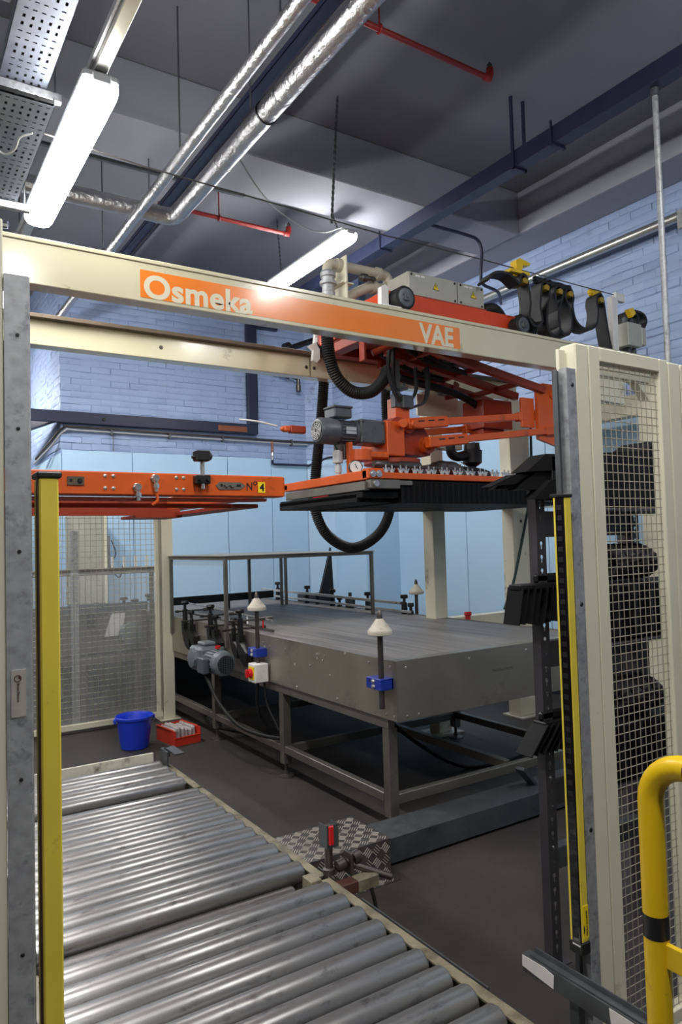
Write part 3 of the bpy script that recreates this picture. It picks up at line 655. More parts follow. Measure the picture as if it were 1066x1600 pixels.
# far mesh guard
t = mesh_panel(-0.2, 2.235, 6.60, 0.03, 2.0, 0.05, 0.05, 0.0019, 'cream wire mesh guard panel standing behind the blue bucket', 1)
P('wire_edge', MB().box(2.215, 2.237, 6.585, 6.605, 0.1, 1.95, 0.002), 'wire_steel', t)
P('clear_sheet', MB().box(-0.15, 2.185, 6.645, 6.649, 0.06, 1.40), 'clear', t)
P('chipped_cover', MB().box(-0.2, 2.2, 6.575, 6.60, 1.945, 1.985, 0.002), 'cream_dirty', t)
t = T('guard_post', 'cream guard post behind the red bin, at the end of the far mesh panel', 'post', (2.30, 6.62, 0))
P('post_tube', MB().box(2.240, 2.350, 6.585, 6.66, 0.006, 2.0, 0.004), 'cream', t)
P('base_plate', MB().box(2.2, 2.39, 6.55, 6.7, 0, 0.006), 'cream', t)

# ================================================================== GANTRY
g = T('overhead_gantry', 'cream overhead gantry with two long beams, the front one signed in orange', 'gantry', (2.5, 4.1, 0))
YF = 3.58
fb = P('front_beam', MB().box(-1.6, 5.43, YF, YF+0.10, 2.862, 3.065, 0.004), 'cream_gloss', g)
P('top_lip', MB().box(-1.6, 5.43, YF-0.004, YF+0.11, 3.066, 3.088, 0.003), 'cream_gloss', fb)
sg = P('sign_band', MB().box(1.130, 3.310, YF-0.0015, YF-0.0002, 2.884, 3.028), 'sign_orange', g, label='long orange band with cream letters Osmeka and VAE')
text('lettering', 'Osmeka', 0.166, (1.146, YF-0.0016, 2.889), (1, 0, 0), (0, 0, 1), 'sign_cream', sg, 0.0004, 0.0052, sx=1.06, space=1.05)
text('lettering', 'VAE', 0.176, (2.965, YF-0.0016, 2.892), (1, 0, 0), (0, 0, 1), 'sign_cream', sg, 0.0004, 0.0055, sx=0.92)
YR = 4.70
rb = P('rear_beam', MB().box(-1.6, 5.04, YR, YR+0.10, 2.878, 3.06, 0.004), 'cream_gloss', g)
P('rail_lip', MB().box(-1.6, 5.04, YR-0.055, YR-0.001, 3.035, 3.062, 0.003), 'rust_lip', rb)
P('splice_line', MB().box(2.79, 2.796, YR-0.001, YR, 2.885, 3.02), 'black', rb)
m = MB()
for x, z in ((1.62, 2.96), (2.76, 2.95), (2.83, 2.95)): m.bolt((x, YR, z), (0, -1, 0), 0.012, 0.006)
P('bolt', m, 'rod', rb)
P('rear_column', MB().box(3.88, 4.015, 4.60, 4.73, 0.012, 2.86, 0.005), 'cream', g)
P('rear_column', MB().box(4.80, 5.05, 4.58, 4.72, 0.012, 2.86, 0.006), 'cream', g)
P('front_column', MB().box(5.43, 5.60, 3.57, 3.71, 0.012, 3.06, 0.005), 'cream', g)
for x, y in ((3.95, 4.66), (4.925, 4.65), (5.515, 3.64)): P('base_plate', MB().box(x-0.15, x+0.15, y-0.12, y+0.12, 0, 0.012), 'cream_dirty', g)
P('top_crossbeam', MB().box(4.016, 4.80, 4.60, 4.70, 2.62, 2.80, 0.004).box(3.80, 4.1, 4.555, 4.598, 2.63, 2.80, 0.004), 'cream', g)
P('gusset', MB().prism([(3.70, 2.80), (4.14, 2.80), (4.14, 2.74), (4.02, 2.57), (3.86, 2.57), (3.86, 2.62), (3.70, 2.62)], 'y', 4.53, 4.55), 'cream', g)
P('mid_crossbeam', MB().box(4.016, 4.80, 4.61, 4.71, 1.86, 1.965, 0.004).box(5.05, 5.42, 4.61, 4.71, 1.88, 1.985, 0.004), 'cream', g)
P('low_crossbeam', MB().box(4.016, 4.80, 4.60, 4.70, 0.835, 0.945, 0.004), 'cream', g)
P('end_beam', MB().box(5.45, 5.56, 3.712, 4.72, 2.62, 2.80, 0.004).box(5.052, 5.45, 4.6, 4.70, 2.62, 2.80, 0.004), 'cream', g)
P('bracket', MB().prism([(5.27, 2.862), (5.43, 2.862), (5.43, 2.72)], 'y', 3.60, 3.68), 'cream', g)
P('bracket', MB().prism([(4.42, 2.862), (5.1, 2.862), (5.1, 2.66), (4.55, 2.68), (4.46, 2.74)], 'y', 3.60, 3.67), 'cream', g)
P('hex_spacer', MB().lathe((3.95, 4.62, 2.86), (0, 0, 1), [(0, .05), (.03, .05), (.035, .025)], 6).lathe((4.03, 4.58, 2.80), (0, 0, 1), [(0, .045), (.02, .045), (.02, .03), (.06, .03)], 8), 'galv', g)
m = MB()
for z in (1.55, 1.58, 1.75): m.bolt((4.90, 4.58, z), (0, -1, 0), 0.012, 0.006)
m.bolt((4.86, 4.58, 1.915), (0, -1, 0), 0.03, 0.014).bolt((4.95, 4.58, 1.915), (0, -1, 0), 0.03, 0.014)
P('bolt', m, 'rod', g)
tag(P('post_cable', MB().tube(spl([(5.02, 4.53, 2.6), (5.0, 4.53, 2.1), (4.95, 4.54, 1.85), (4.85, 4.55, 1.5), (4.72, 4.53, 1.2), (4.6, 4.53, 0.98)], 6), 0.012, 8), 'green_cable'), 'dark green cable looping down the right rear column', 'cable')
tag(P('red_marker', MB().box(4.20, 4.24, 4.57, 4.598, 0.85, 0.95, 0.004).box(4.19, 4.25, 4.565, 4.60, 0.95, 0.985, 0.005), 'red_plastic'), 'small red clamp on the low cream crossbeam', 'clamp')

# ------------------------------------------------------------------ trolley on the beams
tr = T('gantry_trolley', 'orange trolley on top of the gantry with wheels, cabinets and pipework', 'trolley', (3.4, 4.1, 3.06))
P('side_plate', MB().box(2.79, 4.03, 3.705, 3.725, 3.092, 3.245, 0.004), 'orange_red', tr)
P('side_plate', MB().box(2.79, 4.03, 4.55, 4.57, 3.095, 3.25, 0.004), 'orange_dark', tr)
P('end_plate', MB().box(2.79, 2.81, 3.728, 4.548, 3.08, 3.245, 0.004), 'orange_red', tr)
P('end_plate', MB().box(4.01, 4.03, 3.728, 4.548, 3.08, 3.245, 0.004), 'orange_red', tr)
P('deck_frame', MB().box(2.82, 4.0, 3.73, 3.80, 3.00, 3.07, 0.004).box(2.82, 4.0, 4.45, 4.545, 3.0, 3.07, 0.004).box(2.82, 2.92, 3.80, 4.45, 3.0, 3.07, 0.004).box(3.35, 3.45, 3.80, 4.45, 3.0, 3.07, 0.004).box(3.9, 4.0, 3.8, 4.45, 3.0, 3.07, 0.004), 'orange_dark', tr)
P('shade_plate', MB().box(2.815, 3.72, 3.73, 4.545, 3.071, 3.077), 'orange_dark', tr)  # plate added to cast shade on the ladder below
def wheel(x, y, z, r, wd, bracket=True):
    w_ = P('wheel', MB().lathe((x, y, z), (0, 1, 0), [(0, r*0.9), (0.006, r), (wd-0.006, r), (wd, r*0.9)], 28), 'black_matt', tr)
    P('hub', MB().lathe((x, y+0.003, z), (0, -1, 0), [(0, r*0.78), (0.004, r*0.78), (0.006, r*0.70), (0.006, 0.03), (0.012, 0.028)], 24).box(x-0.022, x+0.022, y-0.016, y-0.006, z-0.022, z+0.022, 0.002).bolt((x, y-0.016, z), (0, -1, 0), 0.012, 0.01), 'galv_dark', w_)
wheel(2.87, 3.592, 3.172, 0.078, 0.10)
wheel(3.96, 3.60, 3.15, 0.07, 0.09)
wheel(2.87, 4.60, 3.13, 0.065, 0.09)
P('white_bracket', MB().prism([(2.72, 3.10), (2.78, 3.10), (2.78, 3.245), (2.755, 3.26), (2.725, 3.24)], 'y', 3.66, 3.70).box(2.70, 2.84, 3.60, 3.70, 3.09, 3.105, 0.002), 'label_white', tr)
P('white_bracket', MB().prism([(2.765, 2.985), (2.80, 2.97), (2.83, 3.0), (2.83, 3.22), (2.80, 3.24), (2.785, 3.12), (2.735, 3.09), (2.775, 3.06)], 'y', 4.61, 4.64).bolt((2.81, 4.61, 3.14), (0, -1, 0), 0.02, 0.015), 'label_white', tr)
def cabinet(x0, x1, y0, y1, z0, z1):
    c = P('cabinet', MB().box(x0, x1, y0+0.012, y1, z0, z1, 0.004), 'cabinet', tr)
    P('cabinet_lid', MB().box(x0+0.002, x1-0.002, y0, y0+0.012, z0+0.002, z1-0.002, 0.003), 'cabinet', c)
    m = MB()
    for xx in (x0+0.025, x1-0.025):
        for zz in (z0+0.02, z1-0.02): m.lathe((xx, y0, zz), (0, -1, 0), [(0, .009), (.003, .009)], 8)
    P('lid_screw', m, 'grille', c)
    cx = (x0+x1)/2+0.02; cz = (z0+z1)/2+0.01
    P('warning_sign', MB().prism([(cx-0.030, cz-0.024), (cx+0.030, cz-0.024), (cx, cz+0.030)], 'y', y0-0.001, y0), 'black', c)
    P('warning_sign', MB().prism([(cx-0.024, cz-0.0205), (cx+0.024, cz-0.0205), (cx, cz+0.022)], 'y', y0-0.002, y0-0.001), 'label_yellow', c, label='yellow triangle with a black lightning flash')
    P('lightning_mark', MB().prism([(cx-0.002, cz+0.014), (cx+0.004, cz+0.014), (cx+0.001, cz+0.002), (cx+0.006, cz+0.002), (cx-0.003, cz-0.017), (cx-0.001, cz-0.004), (cx-0.006, cz-0.004)], 'y', y0-0.0026, y0-0.002), 'black', c)
    P('name_tag', MB().box(x0+0.06, x0+0.10, y0-0.001, y0, z1-0.03, z1-0.018).box(x0+0.11, x0+0.14, y0-0.001, y0, z1-0.03, z1-0.018), 'label_white', c)
cabinet(3.03, 3.47, 3.76, 4.0, 3.27, 3.435)
cabinet(3.476, 3.73, 3.76, 4.0, 3.27, 3.435)
P('cabinet_foot', MB().box(3.03, 3.73, 3.74, 3.99, 3.246, 3.269, 0.003), 'orange_dark', tr)
P('blower', MB().lathe((3.72, 3.95, 3.33), (1, 0, 0.1), [(0, .05), (.02, .09), (.1, .09), (.12, .05), (.2, .05)], 16).tube(spl([(3.8, 3.9, 3.30), (3.9, 3.85, 3.33), (3.98, 3.85, 3.28), (4.0, 3.85, 3.2)], 5), 0.045, 10), 'black_matt', tr)
pp = P('pipework', MB().tube(spl([(2.63, 4.15, 3.47), (2.63, 4.15, 3.52), (2.66, 4.15, 3.545), (2.72, 4.15, 3.545), (3.08, 4.15, 3.545), (3.14, 4.15, 3.53), (3.15, 4.15, 3.48), (3.10, 4.15, 3.445), (3.03, 4.15, 3.44), (2.95, 4.15, 3.42), (2.80, 4.15, 3.33), (2.76, 4.15, 3.24)], 5), 0.036, 14), 'pipe_cream', tr)
for xa, za in ((2.70, 3.545), (3.04, 3.545), (3.0, 3.437)): P('pipe_flange', MB().cyl((xa, 4.15, za), (xa+0.035, 4.15, za), 0.047, 14), 'pipe_cream', pp)
P('coupling', MB().lathe((2.63, 4.15, 3.49), (0, 0, -1), [(0, .040), (.02, .056), (.045, .056), (.05, .046), (.075, .046), (.08, .06), (.1, .06), (.105, .044), (.15, .044), (.155, .05), (.2, .05)], 16), 'galv', pp)
P('pipe_valve', MB().lathe((2.86, 4.1, 3.47), (1, 0, 0.05), [(0, .012), (.02, .03), (.06, .03), (.07, .015), (.12, .02), (.14, .01)], 10), 'rod', pp)
P('pipe_plate', MB().box(2.735, 2.75, 4.08, 4.24, 3.24, 3.60, 0.003).box(2.70, 2.80, 4.08, 4.24, 3.40, 3.41, 0.002), 'cream', tr)
# lifting linkage
lk = T('lift_linkage', 'orange folding lift arm hanging between the gantry beams', 'lift arm', (3.6, 4.1, 2.9))
for y in (3.79, 4.07, 4.36):
    P('ladder_beam', MB().bar((3.05 if y < 4.3 else 3.2, y, 2.953 if y < 4.3 else 2.945), (4.36, y, 2.743 if y < 4.3 else 2.75), 0.05, 0.055), 'orange_dark', lk)
for x in (3.25, 3.70, 4.12):
    z = 2.953-(x-3.05)*0.163; P('ladder_rung', MB().bar((x, 3.82, z), (x, 4.34, z), 0.04, 0.035), 'orange_dark', lk)
P('service_bundle', MB().tube(spl([(3.1, 3.95, 2.99), (3.3, 3.95, 2.90), (3.5, 3.94, 2.86), (3.7, 3.94, 2.84)], 5), 0.022, 8).tube(spl([(3.1, 4.2, 2.98), (3.4, 4.2, 2.87), (3.7, 4.2, 2.84)], 5), 0.025, 8).tube(spl([(3.1, 3.88, 2.97), (3.45, 3.9, 2.87), (3.6, 3.9, 2.9)], 5), 0.014, 8), 'black_matt', lk)
P('valve_block', MB().box(3.50, 3.66, 4.12, 4.22, 2.86, 2.93, 0.004), 'galv_dark', lk)
for xa, xb, ra in ((3.48, 3.62, 0.03), (3.66, 3.75, 0.026)): P('air_cylinder', MB().cyl((xa, 3.97, 2.915), (xb, 3.97, 2.895), ra, 12), 'galv', lk)
P('elbow_plate', MB().prism([(4.30, 2.36), (4.56, 2.30), (4.72, 2.30), (4.72, 2.80), (4.36, 2.80), (4.30, 2.74)], 'y', 3.80, 3.83), 'orange', lk)
P('elbow_pin', MB().lathe((4.47, 3.80, 2.72), (0, -1, 0), [(0, .035), (.012, .035), (.012, .02), (.02, .02)], 14).lathe((4.50, 3.80, 2.45), (0, -1, 0), [(0, .035), (.012, .035), (.012, .02), (.02, .02)], 14), 'orange', lk)
P('elbow_cheek', MB().box(4.16, 4.30, 3.835, 3.86, 2.45, 2.68, 0.003), 'orange', lk)
P('counter_block', MB().box(4.07, 4.40, 4.16, 4.40, 2.49, 2.725, 0.006).box(4.10, 4.34, 4.2, 4.36, 2.44, 2.49, 0.006), 'orange_dark', lk)
for (x0, z0, x1, z1, y, nm) in ((3.08, 2.405, 4.40, 2.56, 3.87, 'upper'), (3.20, 2.275, 4.62, 2.455, 3.80, 'lower'), (3.2, 2.40, 4.30, 2.53, 4.36, 'rear')):
    a = P('lift_rod', MB().bar((x0, y, z0), (x1, y, z1), 0.05, 0.05, b=0.004), 'orange', lk)
    d = Vector((x1-x0, 0, z1-z0)).normalized(); p0 = Vector((x0, y, z0)); p1 = Vector((x1, y, z1))
    P('rod_end', MB().bar(p0-d*0.02, p0+d*0.34, 0.062, 0.075, b=0.006), 'orange', a); P('rod_end', MB().bar(p1-d*0.26, p1-d*0.02, 0.062, 0.07, b=0.006), 'orange', a)
    for k in (0.06, 0.15, 0.24): P('slot', MB().bar(p0+d*k+Vector((0, -0.0325, 0.012)), p0+d*(k+0.055)+Vector((0, -0.0325, 0.012)), 0.004, 0.008, b=0.001), 'black', a)
P('pivot_block', MB().prism([(2.95, 2.24), (3.10, 2.20), (3.30, 2.20), (3.34, 2.28), (3.22, 2.44), (3.02, 2.46), (2.95, 2.42)], 'y', 3.92, 4.26), 'orange_dark', lk)
P('pivot_block', MB().box(2.90, 3.05, 3.88, 4.2, 2.18, 2.42, 0.006), 'orange', lk)
P('pivot_pin', MB().lathe((3.10, 3.92, 2.40), (0, -1, 0), [(0, .055), (.03, .055), (.03, .03), (.09, .03), (.1, .022)], 16).lathe((3.26, 3.92, 2.27), (0, -1, 0), [(0, .06), (.04, .06), (.04, .034), (.14, .034), (.15, .025)], 16).lathe((3.02, 3.88, 2.40), (-0.4, -1, 0), [(0, .03), (.06, .03)], 12), 'orange', lk)
P('turntable', MB().lathe((3.06, 4.05, 2.06), (0, 0, 1), [(0, .2), (.025, .2), (.025, .15), (.08, .15), (.08, .2), (.11, .2), (.12, .12)], 28), 'orange_dark', lk)
P('turntable_arm', MB().box(2.66, 2.90, 3.86, 4.0, 2.155, 2.20, 0.01).lathe((2.70, 3.93, 2.14), (0, 0, 1), [(0, .085), (.07, .085)], 20).box(2.60, 2.63, 3.9, 3.94, 2.05, 2.26, 0.003), 'orange', lk)
P('torque_rod', MB().cyl((2.72, 3.80, 2.105), (3.50, 3.86, 2.10), 0.014, 10).lathe((2.72, 3.80, 2.105), (1, 0.07, 0), [(0, .02), (.02, .03), (.12, .03), (.14, .02), (.24, .02), (.24, .035), (.4, .035), (.41, .02)], 12), 'rod', lk)
mast = P('mast_bar', MB().box(3.115, 3.18, 4.08, 4.10, 2.60, 3.02, 0.002), 'steel_dull', lk)
P('mast_clamp', MB().box(3.09, 3.22, 4.04, 4.13, 2.69, 2.71, 0.002).box(3.19, 3.215, 4.06, 4.12, 2.72, 2.74), 'steel_dull', mast)
P('mast_tube', MB().box(3.09, 3.22, 4.03, 4.13, 2.42, 2.62, 0.005), 'orange', lk)
P('mast_head', MB().box(3.08, 3.15, 4.02, 4.07, 2.55, 2.65, 0.004).box(3.135, 3.235, 3.995, 4.04, 2.545, 2.64, 0.006), 'galv_dark', lk)
P('mast_foot', MB().box(3.02, 3.20, 3.98, 4.14, 2.38, 2.44, 0.004).box(3.06, 3.12, 3.96, 4.02, 2.42, 2.47, 0.003), 'orange', lk)
P('tie_bar', MB().cyl((2.78, 3.86, 2.86), (3.02, 3.74, 2.97), 0.022, 10).box(2.70, 2.72, 3.84, 3.90, 2.80, 3.0, 0.003), 'orange_dark', lk)
P('flat_cable', MB().ribbon(spl([(2.99, 3.95, 2.95), (2.98, 3.95, 2.78), (3.02, 3.95, 2.65), (3.10, 3.98, 2.58)], 6), (0.3, 1, 0), 0.05, 0.012).ribbon(spl([(3.06, 4.0, 2.95), (3.06, 4.0, 2.75), (3.09, 4.02, 2.62)], 6), (0.3, 1, 0), 0.05, 0.012), 'black_matt', lk)
P('flat_cable', MB().ribbon(spl([(3.36, 4.0, 2.86), (3.37, 4.0, 2.72), (3.33, 4.0, 2.60), (3.24, 4.02, 2.56)], 6), (0.3, 1, 0), 0.06, 0.016).ribbon(spl([(3.30, 4.05, 2.86), (3.30, 4.05, 2.70), (3.24, 4.05, 2.60)], 6), (0.3, 1, 0), 0.05, 0.012), 'black_matt', lk)
P('hose', MB().tube(spl([(3.30, 4.25, 2.83), (3.43, 4.25, 2.812), (3.785, 4.25, 2.772), (4.0, 4.25, 2.72), (4.13, 4.25, 2.66)], 6), 0.03, 10), 'black_matt', lk)
P('beam_clamp', MB().bar((3.90, 4.325, 2.75), (3.95, 4.325, 2.87), 0.02, 0.05).bar((3.82, 4.325, 2.735), (3.98, 4.325, 2.775), 0.02, 0.04), 'orange_dark', lk)
# motor
mt = T('gear_motor', 'dark grey gear motor with fan grille beside the orange pivot', 'motor', (2.63, 3.98, 2.18))
MY, MZ = 3.98, 2.335
P('motor_body', MB().lathe((2.40, MY, MZ), (1, 0, 0), [(0, .052), (.004, .075), (.02, .086), (.14, .088), (.15, .078), (.16, .072), (.27, .072), (.28, .06)], 26), 'motor', mt)
m = MB()
for r in (0.018, 0.032, 0.046, 0.06):
    m.tube([(2.397, MY+r*math.cos(a), MZ+r*math.sin(a)) for a in [i*PI/12 for i in range(24)]], 0.0028, 5, closed=True)
for i in range(10):
    a = i*PI/5; m.cyl((2.397, MY+0.012*math.cos(a), MZ+0.012*math.sin(a)), (2.397, MY+0.062*math.cos(a), MZ+0.062*math.sin(a)), 0.0025, 5)
P('fan_grille', m, 'plate_label', mt)
P('fan_opening', MB().cyl((2.399, MY, MZ), (2.402, MY, MZ), 0.062, 24), 'grille', mt)
m = MB()
for i in range(20):
    a = 2*PI*i/20; m.bar((2.565, MY+0.072*math.cos(a), MZ+0.072*math.sin(a)), (2.675, MY+0.072*math.cos(a), MZ+0.072*math.sin(a)), 0.004, 0.014, (0, math.cos(a), math.sin(a)), 0)
P('cooling_fin', m, 'motor', mt)
P('terminal_box', MB().box(2.50, 2.64, MY-0.07, MY+0.06, MZ+0.085, MZ+0.15, 0.008).box(2.495, 2.645, MY-0.075, MY+0.065, MZ+0.15, MZ+0.165, 0.005), 'motor', mt)
P('type_plate', MB().box(2.585, 2.665, MY-0.0775, MY-0.074, MZ-0.02, MZ+0.025), 'plate_label', mt)
P('gearbox', MB().box(2.70, 2.90, MY-0.08, MY+0.08, MZ-0.075, MZ+0.085, 0.008).lathe((2.665, MY, MZ), (1, 0, 0), [(0, .06), (.01, .085), (.03, .085), (.036, .07)], 20), 'motor', mt)
m = MB()
for x in (2.72, 2.88):
    for z in (-0.055, 0.065): m.bolt((x, MY-0.08, MZ+z), (0, -1, 0), 0.008, 0.004)
P('bolt', m, 'rod', mt)
P('motor_foot', MB().box(2.56, 2.60, MY-0.02, MY+0.05, MZ-0.15, MZ-0.07, 0.004).box(2.60, 2.64, MY-0.02, MY+0.05, MZ-0.18, MZ-0.08, 0.004), 'rod', mt)
t = T('limit_switch', 'small orange switch with a white whisker left of the motor', 'switch', (2.33, 4.2, 2.36))
P('switch_body', MB().box(2.32, 2.44, 4.175, 4.225, 2.345, 2.395, 0.006), 'orange_dark', t)
P('switch_tip', MB().box(2.275, 2.32, 4.175, 4.225, 2.35, 2.39, 0.008).sphere((2.27, 4.2, 2.37), 0.018, 10), 'orange', t)
P('whisker', MB().tube(spl([(2.23, 4.2, 2.385), (2.1, 4.22, 2.41), (1.98, 4.25, 2.42)], 5), 0.006, 6), 'label_white', t)

# ------------------------------------------------------------------ gripper head
gh = T('gripper_head', 'wide orange gripper head with a black slatted underside over the steel conveyor', 'gripper', (3.45, 4.15, 1.84))
HX0, HX1, HY0, HY1 = 2.53, 4.42, 3.62, 4.68
P('front_bar', MB().box(HX0+0.08, HX1, HY0, HY0+0.05, 1.995, 2.035, 0.004), 'orange', gh)
P('rear_bar', MB().box(HX0, HX1, HY1-0.05, HY1, 1.995, 2.035, 0.004), 'orange', gh)
P('left_bar', MB().box(HX0, HX0+0.05, HY0-0.01, HY1, 1.985, 2.045, 0.005), 'orange', gh)
P('right_bar', MB().box(HX1-0.05, HX1, HY0, HY1, 1.985, 2.045, 0.005), 'orange', gh)
P('top_plate', MB().box(HX0+0.05, HX1-0.05, HY0+0.05, HY1-0.05, 2.0, 2.01), 'orange_dark', gh)
P('corner_block', MB().box(HX0-0.0, HX0+0.12, HY0-0.03, HY0+0.04, 1.99, 2.055, 0.005), 'orange', gh)
P('corner_boss', MB().lathe((HX0+0.03, HY0-0.03, 2.02), (0, -1, 0), [(0, .022), (.01, .022), (.01, .012), (.015, .012)], 14).lathe((HX0+0.075, HY0-0.03, 2.02), (0, -1, 0), [(0, .022), (.01, .022), (.01, .012), (.015, .012)], 14), 'bolt', gh)
P('grey_rail', MB().box(HX0+0.01, HX0+0.24, HY0-0.035, HY0+0.02, 1.93, 1.985, 0.003).box(HX0+0.24, HX0+0.36, HY0-0.01, HY0+0.03, 1.955, 1.985, 0.003).box(HX0-0.015, HX0+0.03, HY0, HY1-0.05, 1.92, 1.975, 0.003), 'steel_dull', gh)
P('rail_boss', MB().lathe((HX0+0.05, HY0-0.035, 1.96), (0, -1, 0), [(0, .022), (.012, .02), (.012, .01)], 14), 'bolt', gh)
P('frame_box', MB().box(HX0-0.01, HX1, HY0+0.03, HY1+0.05, 1.875, 1.915, 0.004), 'black_sheet', gh)
f0 = None; n = 34
for i in range(n):
    x = HX0+0.30+i*(HX1-HX0-0.32)/(n-1)
    if f0 is None:
        f0 = P('slat', MB().box(x-0.022, x+0.022, HY0+0.005, HY1+0.05, 1.842, 1.985, 0.004).box(x+0.006, x+0.010, HY0, HY0+0.005, 1.86, 1.98), 'black_sheet', gh); fx = x
    else: dup(f0, (x-fx, 0, 0))
g0 = None
for i in range(6):
    x = HX0-0.01+i*0.052
    q = MB().box(x, x+0.044, HY0+0.09, HY1+0.06, 1.850-0.003*(i % 2), 1.905, 0.004)
    if g0 is None: g0 = P('slat', q, 'black_sheet', gh); gx = x
    else: dup(g0, (x-gx, 0, 0))
P('red_spacer', MB().box(HX0-0.008, HX0+0.0, 4.05, 4.25, 1.90, 1.935, 0.002), 'red_plastic', gh)
# wing bolts along the front bar
wn = None; n = 30
for i in range(n):
    x = HX0+0.17+i*0.058; y = HY0+0.018+(i % 2)*0.016
    if wn is None:
        q = MB().lathe((x, y, 2.036), (0, 0, 1), [(0, .013), (.012, .012), (.015, .006), (.05, .005)], 8)
        q.prism([(x-0.026, 2.066), (x-0.018, 2.070), (x, 2.046), (x+0.018, 2.070), (x+0.026, 2.066), (x+0.012, 2.037), (x-0.012, 2.037)], 'y', y-0.003, y+0.003)
        wn = P('wing_bolt', q, 'bolt', gh); wx, wy = x, y
    else: dup(wn, (x-wx, y-wy, 0))
P('manifold', MB().tube(spl([(3.36, 3.95, 2.10), (3.42, 3.95, 2.125), (3.46, 3.95, 2.12)], 4), [0.05]*9, 14).lathe((3.35, 3.95, 2.10), (1, 0, 0.1), [(0, .03), (.01, .058), (.04, .058), (.045, .045), (.09, .045), (.095, .06), (.13, .06), (.14, .045)], 16).tube(spl([(3.47, 3.95, 2.12), (3.54, 3.95, 2.12), (3.59, 3.95, 2.09), (3.60, 3.95, 2.03)], 5), 0.05, 14), 'rod', gh)
P('vacuum_box', MB().prism([(3.52, 2.012), (4.10, 2.012), (4.10, 2.075), (4.06, 2.13), (3.98, 2.15), (3.52, 2.175)], 'y', 4.1, 4.3), 'black', gh)
P('lifting_eye', MB().tube([(3.86+0.018*math.cos(a), 4.2, 2.185+0.018*math.sin(a)) for a in [i*PI/6 for i in range(12)]], 0.005, 6, closed=True).cyl((3.86, 4.2, 2.14), (3.86, 4.2, 2.17), 0.006, 6), 'bolt', gh)
P('filter_bowl', MB().lathe((4.02, 4.25, 2.15), (0, 0, 1), [(0, .03), (.03, .03), (.04, .05), (.06, .075), (.16, .08), (.165, .065), (.22, .06)], 18).tube(spl([(3.95, 4.25, 2.27), (3.86, 4.25, 2.255), (3.80, 4.25, 2.28), (3.79, 4.25, 2.34)], 5), 0.038, 12), 'black', gh)
P('valve_island', MB().bar((3.42, 4.40, 2.315), (4.0, 4.45, 2.39), 0.10, 0.08).box(3.75, 4.02, 4.36, 4.46, 2.33, 2.42, 0.004), 'cabinet', gh)
P('lubricator', MB().lathe((2.56, 3.98, 2.012), (0, 0, 1), [(0, .017), (.05, .017), (.05, .024), (.1, .024), (.1, .015), (.115, .015), (.115, .034), (.19, .034), (.19, .024), (.2, .02)], 14), 'plate_label', gh)
P('lubricator_hose', MB().tube(spl([(2.56, 3.98, 2.21), (2.54, 3.98, 2.25), (2.53, 4.0, 2.3)], 5), 0.006, 6).tube(spl([(2.6, 3.97, 2.17), (2.68, 3.96, 2.16), (2.74, 3.96, 2.11), (2.70, 3.97, 2.10), (2.62, 3.97, 2.14)], 5), 0.006, 6), 'green_cable', gh)
P('pressure_gauge', MB().lathe((2.60, 3.84, 2.085), (-0.35, -1, 0), [(0, .046), (.02, .046), (.024, .042)], 20).cyl((2.60, 3.85, 2.0), (2.60, 3.85, 2.05), 0.01, 8), 'rod', gh)
P('gauge_face', MB().lathe((2.5915, 3.816, 2.085), (-0.35, -1, 0), [(0, .039), (.002, .039)], 20), 'label_white', gh)
P('gauge_needle', MB().bar((2.583, 3.810, 2.105), (2.598, 3.807, 2.072), 0.003, 0.004), 'black', gh)

# ------------------------------------------------------------------ corrugated hoses
def corr(pts, r, pitch=0.016):
    """ribbed hose: radius alternates along an evenly re-sampled path"""
    Q = spl(pts, 24); acc = [0]
    for a, b in zip(Q[:-1], Q[1:]): acc.append(acc[-1]+(b-a).length)
    L = acc[-1]; n = int(L/(pitch/2)); out = []; j = 0
    for i in range(n+1):
        s_ = L*i/n
        while j < len(acc)-2 and acc[j+1] < s_: j += 1
        f = (s_-acc[j])/max(1e-9, acc[j+1]-acc[j]); out.append(Q[j].lerp(Q[j+1], min(1, f)))
    return MB().tube(out, [r if i % 2 else r*0.84 for i in range(n+1)], 14)
tag(P('vacuum_hose', corr([(2.60, 4.1, 3.28), (2.58, 4.1, 3.12), (2.58, 4.1, 2.98), (2.60, 4.1, 2.84), (2.66, 4.1, 2.72), (2.78, 4.1, 2.645), (2.93, 4.1, 2.66), (3.04, 4.1, 2.75), (3.10, 4.12, 2.84)], 0.045), 'black_matt'), 'thick black ribbed hose bending under the orange sign', 'hose')
tag(P('vacuum_hose', corr([(3.20, 4.58, 3.17), (3.12, 4.80, 3.20), (3.08, 4.93, 3.10), (3.07, 4.95, 2.92), (3.03, 4.95, 2.58), (2.97, 4.95, 2.16), (2.95, 4.95, 1.90), (3.06, 4.95, 1.67), (3.31, 4.95, 1.555), (3.58, 4.95, 1.67), (3.71, 4.95, 1.90), (3.72, 4.95, 2.24), (3.70, 4.95, 2.6), (3.70, 4.95, 2.95), (3.68, 4.85, 3.12), (3.6, 4.58, 3.17)], 0.045), 'black_matt'), 'thick black ribbed hose hanging in a long loop behind the gripper head', 'hose')
